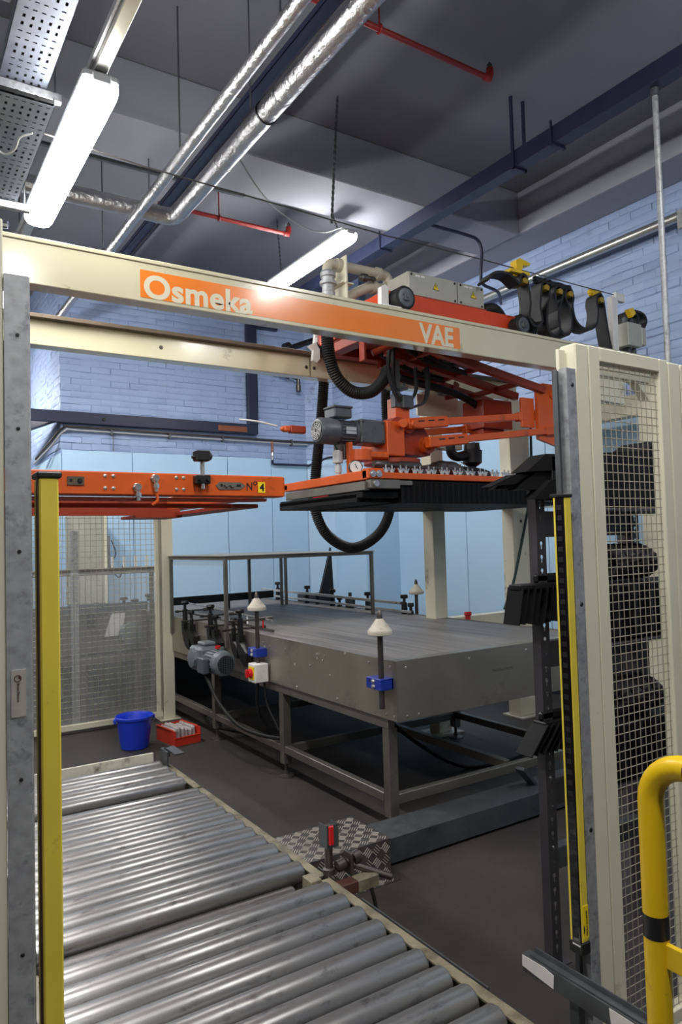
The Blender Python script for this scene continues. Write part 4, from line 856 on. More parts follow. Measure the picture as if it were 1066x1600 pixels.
# ------------------------------------------------------------------ festoon cable
fs = T('festoon_cable', 'looped flat black festoon cable with yellow trolleys on a wire above the cream beam', 'cable', (4.4, 3.62, 3.4))
FYc = 3.66
hang = [(3.99, 3.545), (4.22, 3.535), (4.37, 3.53), (4.49, 3.53), (4.86, 3.545)]
def loop(x0, z0, x1, z1, bot):
    return [(x0, FYc, z0), (x0+0.004, FYc, z0-0.08), (x0+(x1-x0)*0.08+0.02, FYc-0.01, bot+0.10), (x0+(x1-x0)*0.3, FYc-0.01, bot+0.015), ((x0+x1)/2, FYc-0.01, bot), (x0+(x1-x0)*0.7, FYc-0.01, bot+0.015), (x1-(x1-x0)*0.08-0.02, FYc-0.01, bot+0.10), (x1-0.004, FYc, z1-0.08), (x1, FYc, z1)]
path = [(3.70, FYc+0.05, 3.46), (3.78, FYc+0.03, 3.50), (3.88, FYc, 3.495)]
bots = [3.16, 3.12, 3.14, 3.22]
full = [Vector(p) for p in ((3.66, FYc+.04, 3.44), (3.72, FYc+.02, 3.50), (3.84, FYc, 3.505))]
pts = list(full)
for i, (x, z) in enumerate(hang):
    top = [(x-0.045, FYc, z-0.09), (x-0.03, FYc, z-0.035), (x, FYc, z-0.015), (x+0.03, FYc, z-0.035), (x+0.045, FYc, z-0.09)]
    pts += [Vector(p) for p in top]
    if i < 4:
        x2, z2 = hang[i+1]; a, b = x+0.045, x2-0.045; bo = bots[i]; bulge = 0.05 if b-a < 0.12 else 0.0
        mid = (a+b)/2; hw = max((b-a)/2, 0.075)
        pts += [Vector((mid-hw, FYc-0.02+0.01*i, bo+0.16)), Vector((mid-hw*0.92, FYc, bo+0.06)), Vector((mid-hw*0.5, FYc, bo+0.012)), Vector((mid, FYc, bo)), Vector((mid+hw*0.5, FYc, bo+0.012)), Vector((mid+hw*0.92, FYc, bo+0.06)), Vector((mid+hw, FYc+0.02-0.01*i, bo+0.16))]
    else:
        pts += [Vector((x+0.07, FYc, 3.3)), Vector((x+0.10, FYc, 3.16)), Vector((x+0.16, FYc, 2.95)), Vector((x+0.26, FYc, 2.86)), Vector((x+0.33, FYc, 2.95)), Vector((x+0.335, FYc, 3.16)), Vector((x+0.335, FYc, 3.36)), Vector((x+0.37, FYc, 3.44)), Vector((x+0.45, FYc, 3.46)), Vector((x+0.56, FYc, 3.45)), Vector((x+0.60, FYc, 3.40)), Vector((x+0.57, FYc, 3.34))]
P('flat_cable', MB().ribbon(spl(pts, 6), (0.15, 1, 0), 0.12, 0.018), 'black_matt', fs)
P('flat_cable', MB().ribbon(spl([(5.20, FYc-.03, 3.36), (5.26, FYc-.03, 3.425), (5.33, FYc-.03, 3.41), (5.30, FYc-.03, 3.30), (5.22, FYc-.03, 3.22)], 6), (0.15, 1, 0), 0.08, 0.018), 'black_matt', fs)
P('cable_roll', MB().tube(spl([(3.98, 3.70, 3.16), (4.05, 3.70, 3.10), (4.13, 3.70, 3.12), (4.14, 3.70, 3.19), (4.07, 3.70, 3.23), (4.0, 3.70, 3.21)], 5), 0.045, 10), 'black_matt', fs)
for i, (x, z) in enumerate(hang):
    yel = i in (0, 4)
    c_ = P('cable_trolley', MB().lathe((x-0.05, FYc-0.02, z+0.01), (0, 1, 0), [(0, .016), (.01, .024), (.03, .024), (.04, .016)], 10).lathe((x+0.05, FYc-0.02, z+0.01), (0, 1, 0), [(0, .016), (.01, .024), (.03, .024), (.04, .016)], 10).box(x-0.06, x+0.06, FYc-0.012, FYc+0.02, z-0.02, z+0.03, 0.005), 'yellow_safety' if yel else 'black', fs)
    P('saddle', MB().prism([(x-0.025, z-0.055), (x, z-0.04), (x+0.030, z-0.055), (x+0.02, z-0.085), (x-0.02, z-0.08)], 'y', FYc-0.066, FYc+0.064), 'yellow_dull', c_)
P('end_trolley', MB().prism([(3.94, 3.64), (3.98, 3.66), (4.09, 3.64), (4.08, 3.62), (4.01, 3.61), (3.99, 3.55), (3.95, 3.55)], 'y', FYc-0.03, FYc+0.03).box(3.86, 4.06, FYc-0.05, FYc+0.05, 3.535, 3.56, 0.004), 'yellow_safety', fs)
t = T('festoon_bracket', 'white upright bracket with a grey junction box at the right end of the wire', 'bracket', (5.05, 3.64, 3.09))
P('upright', MB().box(5.01, 5.08, 3.61, 3.66, 3.09, 3.54, 0.004), 'label_white', t)
P('head_plate', MB().box(5.08, 5.20, 3.62, 3.66, 3.52, 3.59, 0.004).box(5.02, 5.12, 3.63, 3.65, 3.50, 3.53, 0.003), 'label_white', t)
P('junction_box', MB().box(5.12, 5.30, 3.55, 3.68, 3.14, 3.33, 0.004).box(5.305, 5.36, 3.55, 3.66, 3.16, 3.31, 0.006), 'cabinet', t)
m = MB()
for x, z, d in ((5.17, 3.33, 1), (5.24, 3.33, 1), (5.33, 3.31, 1), (5.20, 3.14, -1), (5.27, 3.14, -1)): m.lathe((x, 3.61, z), (0, 0, d), [(0, .016), (.03, .022), (.05, .022), (.06, .012)], 8)
P('cable_gland', m, 'galv_dark', t)
P('saddle', MB().prism([(5.15, 3.44), (5.21, 3.46), (5.25, 3.42), (5.2, 3.38)], 'y', 3.56, 3.60), 'yellow_safety', t)
P('conduit_tail', MB().tube(spl([(5.27, 3.61, 3.08), (5.29, 3.6, 3.02), (5.33, 3.6, 2.98)], 5), 0.014, 8), 'cabinet', t)

# ================================================================== ORANGE FRAME No 4
n4 = T('layer_centring_unit', 'orange layer centring frame marked 4 hanging over the roller conveyor', 'frame', (1.0, 3.3, 1.77))
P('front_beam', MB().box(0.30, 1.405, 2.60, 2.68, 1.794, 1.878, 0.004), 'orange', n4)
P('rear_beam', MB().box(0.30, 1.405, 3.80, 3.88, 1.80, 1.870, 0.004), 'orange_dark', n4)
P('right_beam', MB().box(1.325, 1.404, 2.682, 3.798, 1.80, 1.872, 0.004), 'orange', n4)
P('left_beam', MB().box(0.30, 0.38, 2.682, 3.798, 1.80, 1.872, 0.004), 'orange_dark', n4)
P('under_flange', MB().prism([(0.30, 2.62), (1.335, 2.62), (1.345, 2.66), (1.30, 2.70), (0.30, 2.70)], 'z', 1.778, 1.788), 'orange_dark', n4)
P('pusher_plate', MB().box(0.32, 1.34, 2.72, 2.735, 1.755, 1.772).box(1.22, 1.335, 2.70, 3.55, 1.755, 1.770).box(1.02, 1.25, 3.36, 3.60, 1.745, 1.757).box(0.32, 1.24, 3.36, 3.385, 1.755, 1.785), 'orange_dark', n4)
m = MB()
for x in (0.776-0.093+0.0, 0.713, 1.008, 1.038):
    pass
for x in (0.683, 0.712, 0.947, 0.975):
    for z in (1.862, 1.818): m.sphere((x, 2.600, z), 0.0075, 8, (1, 0.7, 1))
P('dome_bolt', m, 'bolt', n4)
P('small_plate', MB().box(0.553, 0.610, 2.596, 2.60, 1.827, 1.857), 'rust_lip', n4, label='small rusty plate with two holes')
m = MB().bolt((0.595, 2.596, 1.842), (0, -1, 0), 0.008, 0.006).lathe((0.565, 2.596, 1.843), (0, -1, 0), [(0, .006), (.001, .006)], 8)
P('plate_bolt', m, 'black', n4)
for x, z in ((0.795, 1.823), (0.862, 1.857)):
    f = P('fitting', MB().lathe((x, 2.60, z), (0, -1, 0), [(0, .016), (.008, .016), (.01, .013), (.026, .013)], 6).cyl((x+0.002, 2.585, z-0.005), (x+0.002, 2.585, z-0.05), 0.0075, 8).lathe((x+0.002, 2.585, z-0.022), (0, 0, -1), [(0, .011), (.014, .011)], 6), 'bolt', n4)
P('orange_hose', MB().tube(spl([(0.864, 2.585, 1.80), (0.868, 2.585, 1.775), (0.85, 2.59, 1.758)], 5), 0.006, 8), 'orange', n4)
s_ = P('sensor_rod', MB().cyl((1.042, 2.575, 1.82), (1.042, 2.575, 1.965), 0.008, 10), 'bolt', n4)
P('sensor_clamp', MB().box(1.012, 1.072, 2.565, 2.60, 1.838, 1.872, 0.004).bolt((1.028, 2.565, 1.855), (0, -1, 0), 0.008, 0.008).bolt((1.058, 2.565, 1.855), (0, -1, 0), 0.008, 0.008), 'black', s_)
P('sensor_head', MB().box(1.012, 1.068, 2.555, 2.60, 1.925, 1.965, 0.004).lathe((1.058, 2.58, 1.945), (1, -0.2, 0), [(0, .014), (.02, .014), (.024, .008)], 10).lathe((1.012, 2.58, 1.94), (-1, 0, 0), [(0, .006), (.01, .006)], 8), 'black', s_)
P('slot_plate', MB().prism([(1.105, 1.836), (1.12, 1.85), (1.21, 1.85), (1.232, 1.838), (1.21, 1.822), (1.12, 1.82)], 'y', 2.597, 2.60).bolt((1.148, 2.597, 1.838), (0, -1, 0), 0.010, 0.008).bolt((1.172, 2.597, 1.838), (0, -1, 0), 0.010, 0.008), 'steel_dull', n4)
P('slot_hole', MB().lathe((1.128, 2.597, 1.837), (0, -1, 0), [(0, .006), (.001, .006)], 8).box(1.192, 1.21, 2.596, 2.597, 1.832, 1.842), 'black', n4)
s_ = P('number_label', MB().box(1.287, 1.318, 2.598, 2.60, 1.810, 1.853), 'label_yellow', n4, label='yellow label with a black 4')
text('lettering', '4', 0.042, (1.2935, 2.5978, 1.8175), (1, 0, 0), (0, 0, 1), 'black', s_, 0.0003, 0.0012)
text('handwriting', 'N', 0.046, (1.2335, 2.5996, 1.817), (1, 0.0, 0.10), (0.06, 0, 1), 'black', n4, 0.0003, 0.0006, sx=0.82)
text('handwriting', 'o', 0.034, (1.265, 2.5996, 1.840), (1, 0, 0), (0.05, 0, 1), 'black', n4, 0.0003, 0.0005)
P('end_plate', MB().box(1.405, 1.41, 2.602, 2.678, 1.797, 1.875, 0.002), 'orange', n4)

# ================================================================== STEEL INFEED CONVEYOR
SX0, SX1, SY0, SY1 = 2.33, 3.99, 3.11, 8.15
sc = T('steel_conveyor', 'long stainless steel belt conveyor with guide rails in the middle of the hall', 'conveyor', (3.15, 5.6, 0))
P('left_panel', MB().box(SX0, SX0+0.004, SY0, SY1, 0.635, 0.955), 'steel', sc)
P('right_panel', MB().box(SX1-0.004, SX1, SY0, SY1, 0.635, 0.955), 'steel', sc)
P('front_panel', MB().box(SX0+0.005, SX1-0.005, SY0, SY0+0.004, 0.632, 0.955).box(SX0+0.005, SX1-0.005, SY0+0.001, SY0+0.07, 0.952, 0.956), 'steel', sc)
P('bottom_panel', MB().box(SX0+0.005, SX1-0.005, SY0+0.005, SY1, 0.635, 0.639), 'steel', sc)
P('belt', MB().box(SX0+0.012, SX1-0.012, SY0+0.072, SY1+1.0, 0.925, 0.950, 0.002), 'belt', sc)
P('side_rail', MB().box(SX0+0.012, SX0+0.06, SY0+0.10, SY1, 0.575, 0.634, 0.003).box(SX1-0.06, SX1-0.012, SY0+0.10, SY1, 0.575, 0.634, 0.003), 'steel_dull', sc)
P('panel_joint', MB().box(SX0-0.001, SX0, 5.02, 5.024, 0.64, 0.95), 'black', sc)
def sleg(x, y):
    l = P('leg', MB().box(x-0.03, x+0.03, y-0.03, y+0.03, 0.09, 0.575, 0.003), 'steel_dull', sc)
    P('foot', MB().cyl((x, y, 0.02), (x, y, 0.09), 0.012, 10).lathe((x, y, 0), (0, 0, 1), [(0, .058), (.012, .055), (.022, .02), (.04, .018)], 18), 'rod', l)
for y in (3.24, 4.46, 5.66, 7.2):
    sleg(2.375, y); sleg(3.93, y)
P('lower_rail', MB().box(2.35, 2.395, 3.28, 7.2, 0.165, 0.215, 0.003).box(3.905, 3.95, 3.28, 7.2, 0.165, 0.215, 0.003), 'steel_dull', sc)
P('lower_rail', MB().box(3.28, 3.33, 3.28, 7.2, 0.165, 0.215, 0.003), 'steel_dull', sc)
for y in (3.24, 4.46, 5.66): P('cross_rail', MB().box(2.405, 3.90, y-0.022, y+0.022, 0.155, 0.21, 0.003), 'steel_dull', sc)
m = MB()
for y, z in ((3.16, .92), (3.13, .66), (3.20, .66), (3.36, .92), (3.60, .945), (3.78, .79), (3.86, .87), (3.84, .90), (3.90, .905), (3.93, .875), (3.93, .90), (4.02, .82), (4.22, .80), (4.35, .89), (4.47, .935), (4.5, .86), (4.58, .885), (4.66, .87), (4.68, .9), (4.2, .655), (3.7, .66), (5.9, .84), (5.72, .84), (6.05, .85), (6.3, .8)):
    m.sphere((SX0-0.001, y, z), 0.0085, 8, (0.6, 1, 1))
P('dome_bolt', m, 'bolt', sc)
m = MB()
for x, z in ((2.40, .915), (2.86, .915), (3.33, .915), (2.40, .655), (2.48, .655), (3.68, .66), (3.74, .66), (3.9, .91)): m.sphere((x, SY0-0.001, z), 0.0085, 8, (1, 0.6, 1))
P('dome_bolt', m, 'bolt', sc)
text('stamped_marking', 'PRODUCTION', 0.022, (3.04, SY0-0.0006, 0.815), (1, 0, 0), (0, 0, 1), 'galv_dark', sc, 0.0002, sx=1.2)
# left guide posts in pairs on black curved brackets
for (yt, ys) in ((6.13, 5.98), (5.55, 5.45), (4.98, 5.10)):
    for y, zt, s in ((yt, 1.125, 1), (ys, 1.05, 0.8)):
        gp = P('guide_post', MB().lathe((2.29, y, 0.86), (0, 0, 1), [(0, .022*s), (zt-0.935, .022*s), (zt-0.93, .013), (zt-0.895, .013), (zt-0.893, .03*s), (zt-0.875, .036*s), (zt-0.862, .03*s)], 12), 'black', sc)
        P('cross_pin', MB().cyl((2.20, y, zt-0.09), (2.52, y, zt-0.09), 0.007, 8).cyl((2.46, y, zt-0.09), (2.56, y, zt-0.09), 0.014, 10).lathe((2.20, y, zt-0.09), (1, 0, 0), [(0, .01), (.02, .013), (.03, .01)], 8), 'rod', gp)
        # quarter-round bracket bolted to the side panel
        arc = [(y+0.045-0.14*math.sin(a)*0.9, 0.99-0.055-0.22*s+0.22*s*math.cos(a)*0+0.0) for a in (0,)]
        poly = [(y+0.03, 0.90)]+[(y+0.03-0.20*s*math.sin(a), 0.90-0.19*s*(1-math.cos(a))) for a in [i*PI/16 for i in range(0, 9)]]+[(y+0.03-0.20*s-0.0, 0.86), (y-0.03, 0.93), (y-0.03, 0.95), (y+0.03, 0.95)]
        poly = [(y+0.03, 0.93)]+[(y+0.03-0.17*s*(1-math.cos(a)), 0.93-0.22*s*math.sin(a)) for a in [i*PI/16 for i in range(1, 9)]]+[(y+0.03-0.17*s, 0.93-0.12*s), (y-0.03, 0.88), (y-0.03, 0.93)]
        P('post_bracket', MB().prism(poly, 'x', 2.265, 2.315), 'black', sc)
P('guide_rod', MB().tube([(2.50, 6.6, 1.065), (2.50, 4.85, 1.03)], 0.007, 8), 'bolt', sc)
P('guide_rod', MB().tube([(2.45, 6.6, 0.985), (2.45, 4.75, 0.965)], 0.009, 8), 'rod', sc)
for y, z in ((5.3, 1.0), (5.02, 0.99)): P('tag', MB().box(2.50, 2.503, y-0.012, y+0.012, z-0.03, z+0.03, 0.001), 'label_white' if y > 5.2 else 'red_plastic', sc)
# right guide rails and posts
P('guide_rail', MB().bar((3.93, 7.9, 1.066), (3.93, 5.14, 1.046), 0.02, 0.026), 'plate_label', sc)
P('guide_rail', MB().bar((3.93, 7.88, 1.000), (3.93, 5.0, 0.975), 0.02, 0.022), 'plate_label', sc)
P('guide_rail_end', MB().cyl((3.93, 5.20, 1.046), (3.95, 5.10, 1.046), 0.014, 10), 'rod', sc)
for y, zt in ((7.55, 1.16), (6.86, 1.14), (6.34, 1.12), (5.70, 1.12), (5.13, 1.12)):
    P('guide_post', MB().lathe((3.965, y, 0.95), (0, 0, 1), [(0, .03), (zt-1.02, .024), (zt-1.015, .013), (zt-0.985, .013), (zt-0.983, .032), (zt-0.965, .036), (zt-0.95, .03)], 12), 'black', sc)
for y, zt in ((6.65, 1.05), (6.22, 1.05), (5.05, 1.05)):
    P('guide_post', MB().lathe((3.975, y, 0.95), (0, 0, 1), [(0, .028), (zt-1.02, .022), (zt-1.015, .013), (zt-0.985, .013), (zt-0.983, .028), (zt-0.965, .03), (zt-0.95, .026)], 12), 'black', sc)
P('sensor_block', MB().box(3.95, 4.01, 5.98, 6.08, 0.955, 1.055, 0.006).cyl((3.98, 6.03, 1.05), (3.98, 6.03, 1.10), 0.018, 8), 'galv_dark', sc)
P('cross_bar', MB().bar((2.36, 6.90, 1.065), (3.62, 7.02, 1.065), 0.05, 0.075), 'black', sc)
P('cross_bar_leg', MB().box(3.40, 3.46, 6.98, 7.04, 0.951, 1.03, 0.004), 'black', sc); P('cross_bar_leg', MB().box(3.05, 3.09, 6.95, 7.0, 0.951, 1.03, 0.003), 'black', sc)
# canopy of thin steel over the belt
cn_ = T('steel_canopy', 'thin stainless canopy on slim legs over the far end of the belt', 'canopy', (3.0, 6.1, 0.95))
P('top_sheet', MB().box(2.30, 3.76, 5.27, 6.95, 1.515, 1.522), 'steel', cn_)
P('edge_frame', MB().box(2.31, 3.75, 5.28, 5.31, 1.487, 1.514, 0.002).box(2.31, 3.75, 6.91, 6.94, 1.487, 1.514, 0.002).box(2.31, 2.34, 5.31, 6.91, 1.487, 1.514, 0.002).box(3.72, 3.75, 5.31, 6.91, 1.487, 1.514, 0.002), 'steel_dull', cn_)
P('clear_flap', MB().box(2.345, 2.349, 5.32, 6.9, 1.43, 1.486), 'clear', cn_)
for x, y, z0 in ((2.318, 5.295, 0.80), (3.735, 5.295, 0.951), (3.735, 6.92, 0.951), (3.30, 6.92, 0.951), (2.318, 6.55, 0.80), (3.66, 6.88, 0.951)):
    P('leg', MB().box(x-0.014, x+0.014, y-0.014, y+0.014, z0, 1.486, 0.002), 'steel_dull', cn_)
t = T('black_wedge', 'tall narrow black wedge standing behind the right guide rail', 'plate', (4.30, 7.0, 0))
P('blade', MB().prism([(4.16, 0.85), (4.40, 0.85), (4.372, 1.55)], 'y', 6.99, 7.03), 'black', t)
P('stand_box', MB().box(4.03, 4.40, 7.04, 7.2, 0.80, 1.03, 0.004), 'galv_dark', t)
P('stand_post', MB().box(4.15, 4.21, 7.1, 7.16, 0.01, 0.80).box(4.05, 4.35, 7.0, 7.24, 0.0, 0.01), 'galv_dark', t)
P('slot', MB().box(4.12, 4.18, 7.036, 7.04, 0.86, 0.88), 'black', t)
# cone posts
def conepost(x, y, z0, ztip, label, clamp=True):
    t = T('cone_post', label, 'guide post', (x, y, z0))
    P('rod', MB().cyl((x, y, z0), (x, y, ztip-0.045), 0.0155, 14), 'rod', t)
    P('cone', MB().lathe((x, y, ztip-0.135), (0, 0, 1), [(0, .050), (.004, .066), (.022, .068), (.03, .064), (.045, .050), (.06, .040), (.085, .022), (.09, .016)], 24), 'cone', t)
    P('tip', MB().lathe((x, y, ztip-0.045), (0, 0, 1), [(0, .017), (.02, .015), (.035, .010), (.045, .002)], 14), 'rod', t)
    if clamp:
        c_ = P('clamp', MB().box(x-0.028, x+0.004, y-0.032, y+0.105, 0.808, 0.865, 0.003).box(x-0.028, 2.329, y-0.034, y-0.028, 0.808, 0.865, 0.002).box(x-0.028, 2.329, y-0.034, y+0.10, 0.858, 0.866, 0.002).box(x-0.028, 2.329, y-0.034, y+0.10, 0.806, 0.812, 0.002).box(2.322, 2.329, y-0.034, y+0.1, 0.808, 0.864), 'blue_clamp', t, label='blue painted clamp')
        P('clamp_bolt', MB().bolt((x-0.028, y+0.035, 0.85), (-1, 0, 0), 0.011, 0.012).bolt((x-0.028, y+0.035, 0.823), (-1, 0, 0), 0.011, 0.012), 'bolt', c_)
        P('clamp_hole', MB().lathe((x-0.028, y+0.07, 0.848), (-1, 0, 0), [(0, .007), (.001, .007)], 10).lathe((x-0.028, y+0.085, 0.825), (-1, 0, 0), [(0, .004), (.001, .004)], 8), 'black', c_)
    else:
        P('arm', MB().box(x-0.06, x+0.02, y-0.015, y+0.015, z0, z0+0.05, 0.003), 'galv_dark', t)
    return t
conepost(2.275, 3.165, 0.705, 1.232, 'off-white cone on a rod in a blue clamp, nearest the conveyor front corner')
conepost(2.275, 4.66, 0.64, 1.268, 'off-white cone on a rod in a blue clamp, above the isolator switch')
conepost(4.05, 5.06, 0.88, 1.256, 'off-white cone on a rod at the far side of the belt', False)
# conveyor drive and switch
t = T('drive_motor', 'grey finned drive motor with a blunt fan cover under the conveyor side', 'motor', (2.2, 5.25, 0.62))
P('motor_body', MB().lathe((2.19, 5.03, 0.715), (0, 1, 0), [(0, .03), (.004, .07), (.02, .092), (.08, .098), (.085, .088), (.24, .088), (.25, .07), (.30, .07)], 10), 'motor_green', t)
m = MB()
for i in range(22):
    a = 2*PI*i/22; m.bar((2.19+0.088*math.cos(a), 5.115, 0.715+0.088*math.sin(a)), (2.19+0.088*math.cos(a), 5.27, 0.715+0.088*math.sin(a)), 0.004, 0.016, (math.cos(a), 0, math.sin(a)), 0)
P('cooling_fin', m, 'motor_green', t)
m = MB().cyl((2.19, 5.032, 0.715), (2.19, 5.026, 0.715), 0.066, 20)
P('fan_opening', m, 'grille', t)
m = MB()
for i in range(-4, 5):
    h = math.sqrt(max(0, 0.064**2-(i*0.014)**2)); m.box(2.19+i*0.014-0.0012, 2.19+i*0.014+0.0012, 5.022, 5.025, 0.715-h, 0.715+h); m.box(2.19-h, 2.19+h, 5.022, 5.025, 0.715+i*0.014-0.0012, 0.715+i*0.014+0.0012)
P('fan_grille', m, 'motor', t)
P('gearbox', MB().box(2.11, 2.329, 5.33, 5.58, 0.62, 0.81, 0.02).lathe((2.11, 5.46, 0.72), (-1, 0, 0), [(0, .08), (.03, .075), (.04, .05)], 8).box(2.17, 2.30, 5.4, 5.55, 0.81, 0.84, 0.01), 'motor_green', t)
P('terminal_box', MB().box(2.05, 2.10, 5.13, 5.26, 0.64, 0.76, 0.008), 'motor', t)
P('breather', MB().cyl((2.2, 5.2, 0.815), (2.2, 5.2, 0.835), 0.022, 12), 'red_plastic', t)
P('supply_cable', MB().tube(spl([(2.1, 5.22, 0.64), (2.1, 5.15, 0.58), (2.12, 5.0, 0.44), (2.18, 4.8, 0.31), (2.28, 4.62, 0.26), (2.4, 4.5, 0.24)], 6), 0.014, 8), 'black_matt', t)
t = T('isolator_switch', 'small grey isolator box with a red and yellow rotary switch', 'switch', (2.27, 4.62, 0.63))
P('switch_box', MB().box(2.215, 2.32, 4.585, 4.70, 0.635, 0.765, 0.005), 'label_white', t)
P('switch_plate', MB().box(2.212, 2.216, 4.60, 4.685, 0.655, 0.745), 'label_yellow', t)
P('rotary_knob', MB().lathe((2.212, 4.645, 0.70), (-1, 0, 0), [(0, .033), (.012, .033), (.014, .028), (.024, .026)], 16).box(2.17, 2.19, 4.637, 4.653, 0.672, 0.728, 0.003), 'red_plastic', t)
P('switch_cable', MB().tube(spl([(2.27, 4.66, 0.635), (2.27, 4.68, 0.5), (2.3, 4.7, 0.38), (2.36, 4.72, 0.3)], 5), 0.012, 8).tube(spl([(2.30, 4.62, 0.635), (2.31, 4.6, 0.48), (2.36, 4.52, 0.3)], 5), 0.009, 8), 'black', t)
tag(P('floor_cable', MB().tube(spl([(4.6, 4.2, 0.02), (4.2, 3.9, 0.02), (3.8, 3.75, 0.02), (3.4, 3.85, 0.03), (3.1, 4.2, 0.3), (3.0, 4.3, 0.6)], 6), 0.014, 8), 'black'), 'black cable lying on the floor under the conveyor front', 'cable')
tag(P('floor_cable', MB().tube(spl([(2.9, 6.9, 0.02), (2.6, 6.5, 0.02), (2.5, 6.0, 0.02), (2.7, 5.4, 0.02), (2.6, 4.9, 0.02)], 6), 0.012, 8), 'black'), 'black cable on the floor under the conveyor drive', 'cable')

# ================================================================== ROLLER CONVEYORS
RX0, RX1, RZ, RR = 0.43, 1.462, 0.2555, 0.0445
def roller_mesh():
    m = MB(); L = RX1-RX0
    return m.lathe((RX0, 0, RZ), (1, 0, 0), [(0, .03), (0.002, RR-.007), (.010, RR), (L-.045, RR), (L-.044, RR-.0006), (L-.012, RR-.0006), (L-.004, RR-.006), (L-.001, RR-.012), (L, .012), (L+.018, .010)], 26)
proto = None
def section(label, ys, y0, y1, dark=None, cross=()):
    global proto
    t = T('roller_conveyor', label, 'roller conveyor', (0.95, (y0+y1)/2, 0), None)
    for k, y in enumerate(ys):
        if proto is None:
            proto = P('roller', roller_mesh().add([], []), 'roller', t); WORLD['_py'] = Vector((0, 0, 0)); proto.location.y += y; WORLD[proto.name].y = y
        else:
            o = proto.copy(); COL.objects.link(o); o.parent = t; c = WORLD[proto.name].copy(); c.y = y; WORLD[o.name] = c; o.location = c-WORLD[t.name]
            o.rotation_euler.x = random.uniform(0, 6.28)
    for y in (dark or ()):
        L = RX1-RX0-0.07
        P('drive_roller', MB().lathe((RX0, y, RZ-0.055), (1, 0, 0), [(0, .03), (.01, RR), (L-.01, RR), (L, RR-.01), (L+.002, .012), (L+.05, .012)], 24), 'roller_dark', t)
    P('side_frame', MB().box(RX1+0.012, RX1+0.052, y0, y1, 0.262, 0.268).box(RX1+0.047, RX1+0.052, y0, y1, 0.11, 0.262).box(RX1+0.012, RX1+0.052, y0, y1, 0.105, 0.11), 'frame_cream', t, label='oily cream channel along the right roller ends')
    P('side_frame', MB().box(RX0-0.05, RX0-0.012, y0, y1, 0.105, 0.268), 'frame_cream', t)
    for y in cross:
        P('cross_member', MB().box(RX0-0.01, RX1+0.01, y-0.022, y+0.022, 0.12, 0.232, 0.002), 'frame_cream', t)
    P('drip_pan', MB().box(RX0-0.01, RX1+0.04, y0, y1, 0.112, 0.116), 'black_matt', t)
    for y in (y0+0.12, y1-0.12):
        for x in (RX0-0.03, RX1+0.03): P('leg', MB().box(x-0.02, x+0.02, y-0.03, y+0.03, 0.0, 0.104).box(x-0.04, x+0.04, y-0.05, y+0.05, 0, 0.006), 'frame_cream', t)
    return t
rA = section('nearest roller conveyor, grey rollers filling the bottom of the picture', [2.415-0.112*i for i in range(13)], 0.95, 2.50, cross=(2.475,))
rB = section('middle roller conveyor with eleven worn grey rollers', [3.755-0.1115*i for i in range(11)], 2.53, 3.83, dark=(2.568,), cross=(2.535, 3.80))
rC = section('far roller conveyor of a few rollers ending at a cream plate', [4.36, 4.236, 4.112, 3.99], 3.85, 4.46, dark=(3.918,), cross=(4.41,))
P('end_plate', MB().box(0.40, 1.435, 4.43, 4.445, 0.20, 0.335, 0.002), 'cream_dirty', rC, label='scuffed cream upright plate')
P('end_stop', MB().box(1.475, 1.485, 4.30, 4.42, 0.27, 0.36).box(1.485, 1.53, 4.405, 4.42, 0.30, 0.36).box(1.50, 1.56, 4.23, 4.42, 0.352, 0.36), 'galv_dark', rC)
P('gap_rail', MB().box(RX0, RX1-0.03, 2.474, 2.48, 0.17, 0.268).box(RX0, RX1-0.03, 2.48, 2.505, 0.17, 0.176), 'frame_cream', rA)
P('cover_strip', MB().box(RX1+0.056, RX1+0.062, 1.62, 2.28, 0.2, 0.272), 'galv_dark', rA)
P('bearing_plate', MB().box(1.40, 1.45, 2.45, 2.52, 0.235, 0.30, 0.003).bolt((1.42, 2.45, 0.28), (0, -1, 0), 0.006, 0.005).bolt((1.435, 2.45, 0.26), (0, -1, 0), 0.006, 0.005), 'frame_cream', rA)
for y0, y1 in ((2.28, 1.98), (1.96, 1.62)):
    pass
# reflector post and bracket on the conveyor edge
t = T('reflector_post', 'small post with a red reflector on the roller conveyor edge', 'sensor', (1.55, 2.50, 0.27))
P('stem', MB().lathe((1.525, 2.52, 0.275), (0, 0, 1), [(0, .026), (.02, .026), (.025, .016), (.12, .016)], 12), 'rod', t)
P('shield', MB().box(1.50, 1.555, 2.49, 2.493, 0.385, 0.475).box(1.50, 1.503, 2.493, 2.55, 0.385, 0.475).box(1.552, 1.555, 2.493, 2.55, 0.385, 0.475), 'galv_dark', t)
P('reflector', MB().box(1.506, 1.528, 2.478, 2.489, 0.40, 0.475, 0.003), 'red_plastic', t)
P('swivel', MB().lathe((1.545, 2.50, 0.30), (1, 0, 0.2), [(0, .012), (.006, .024), (.04, .024), (.05, .014), (.08, .014), (.082, .028), (.11, .028), (.12, .012)], 12).box(1.60, 1.615, 2.47, 2.53, 0.26, 0.35, 0.004).tube([(1.62, 2.50, 0.295), (1.76, 2.42, 0.235)], 0.014, 12), 'rod', t)
P('handle_bore', MB().cyl((1.7602, 2.4199, 0.2349), (1.762, 2.419, 0.2342), 0.010, 10), 'black', t)
P('mount_bar', MB().box(1.515, 1.60, 2.42, 2.475, 0.215, 0.262, 0.003), 'brown', t)
P('mount_bar', MB().box(1.601, 1.70, 2.42, 2.475, 0.215, 0.262, 0.003), 'frame_cream', t)
P('sensor_cable', MB().tube(spl([(1.66, 2.42, 0.215), (1.665, 2.40, 0.14), (1.63, 2.39, 0.06), (1.60, 2.38, 0.012)], 5), 0.008, 8), 'black', t)
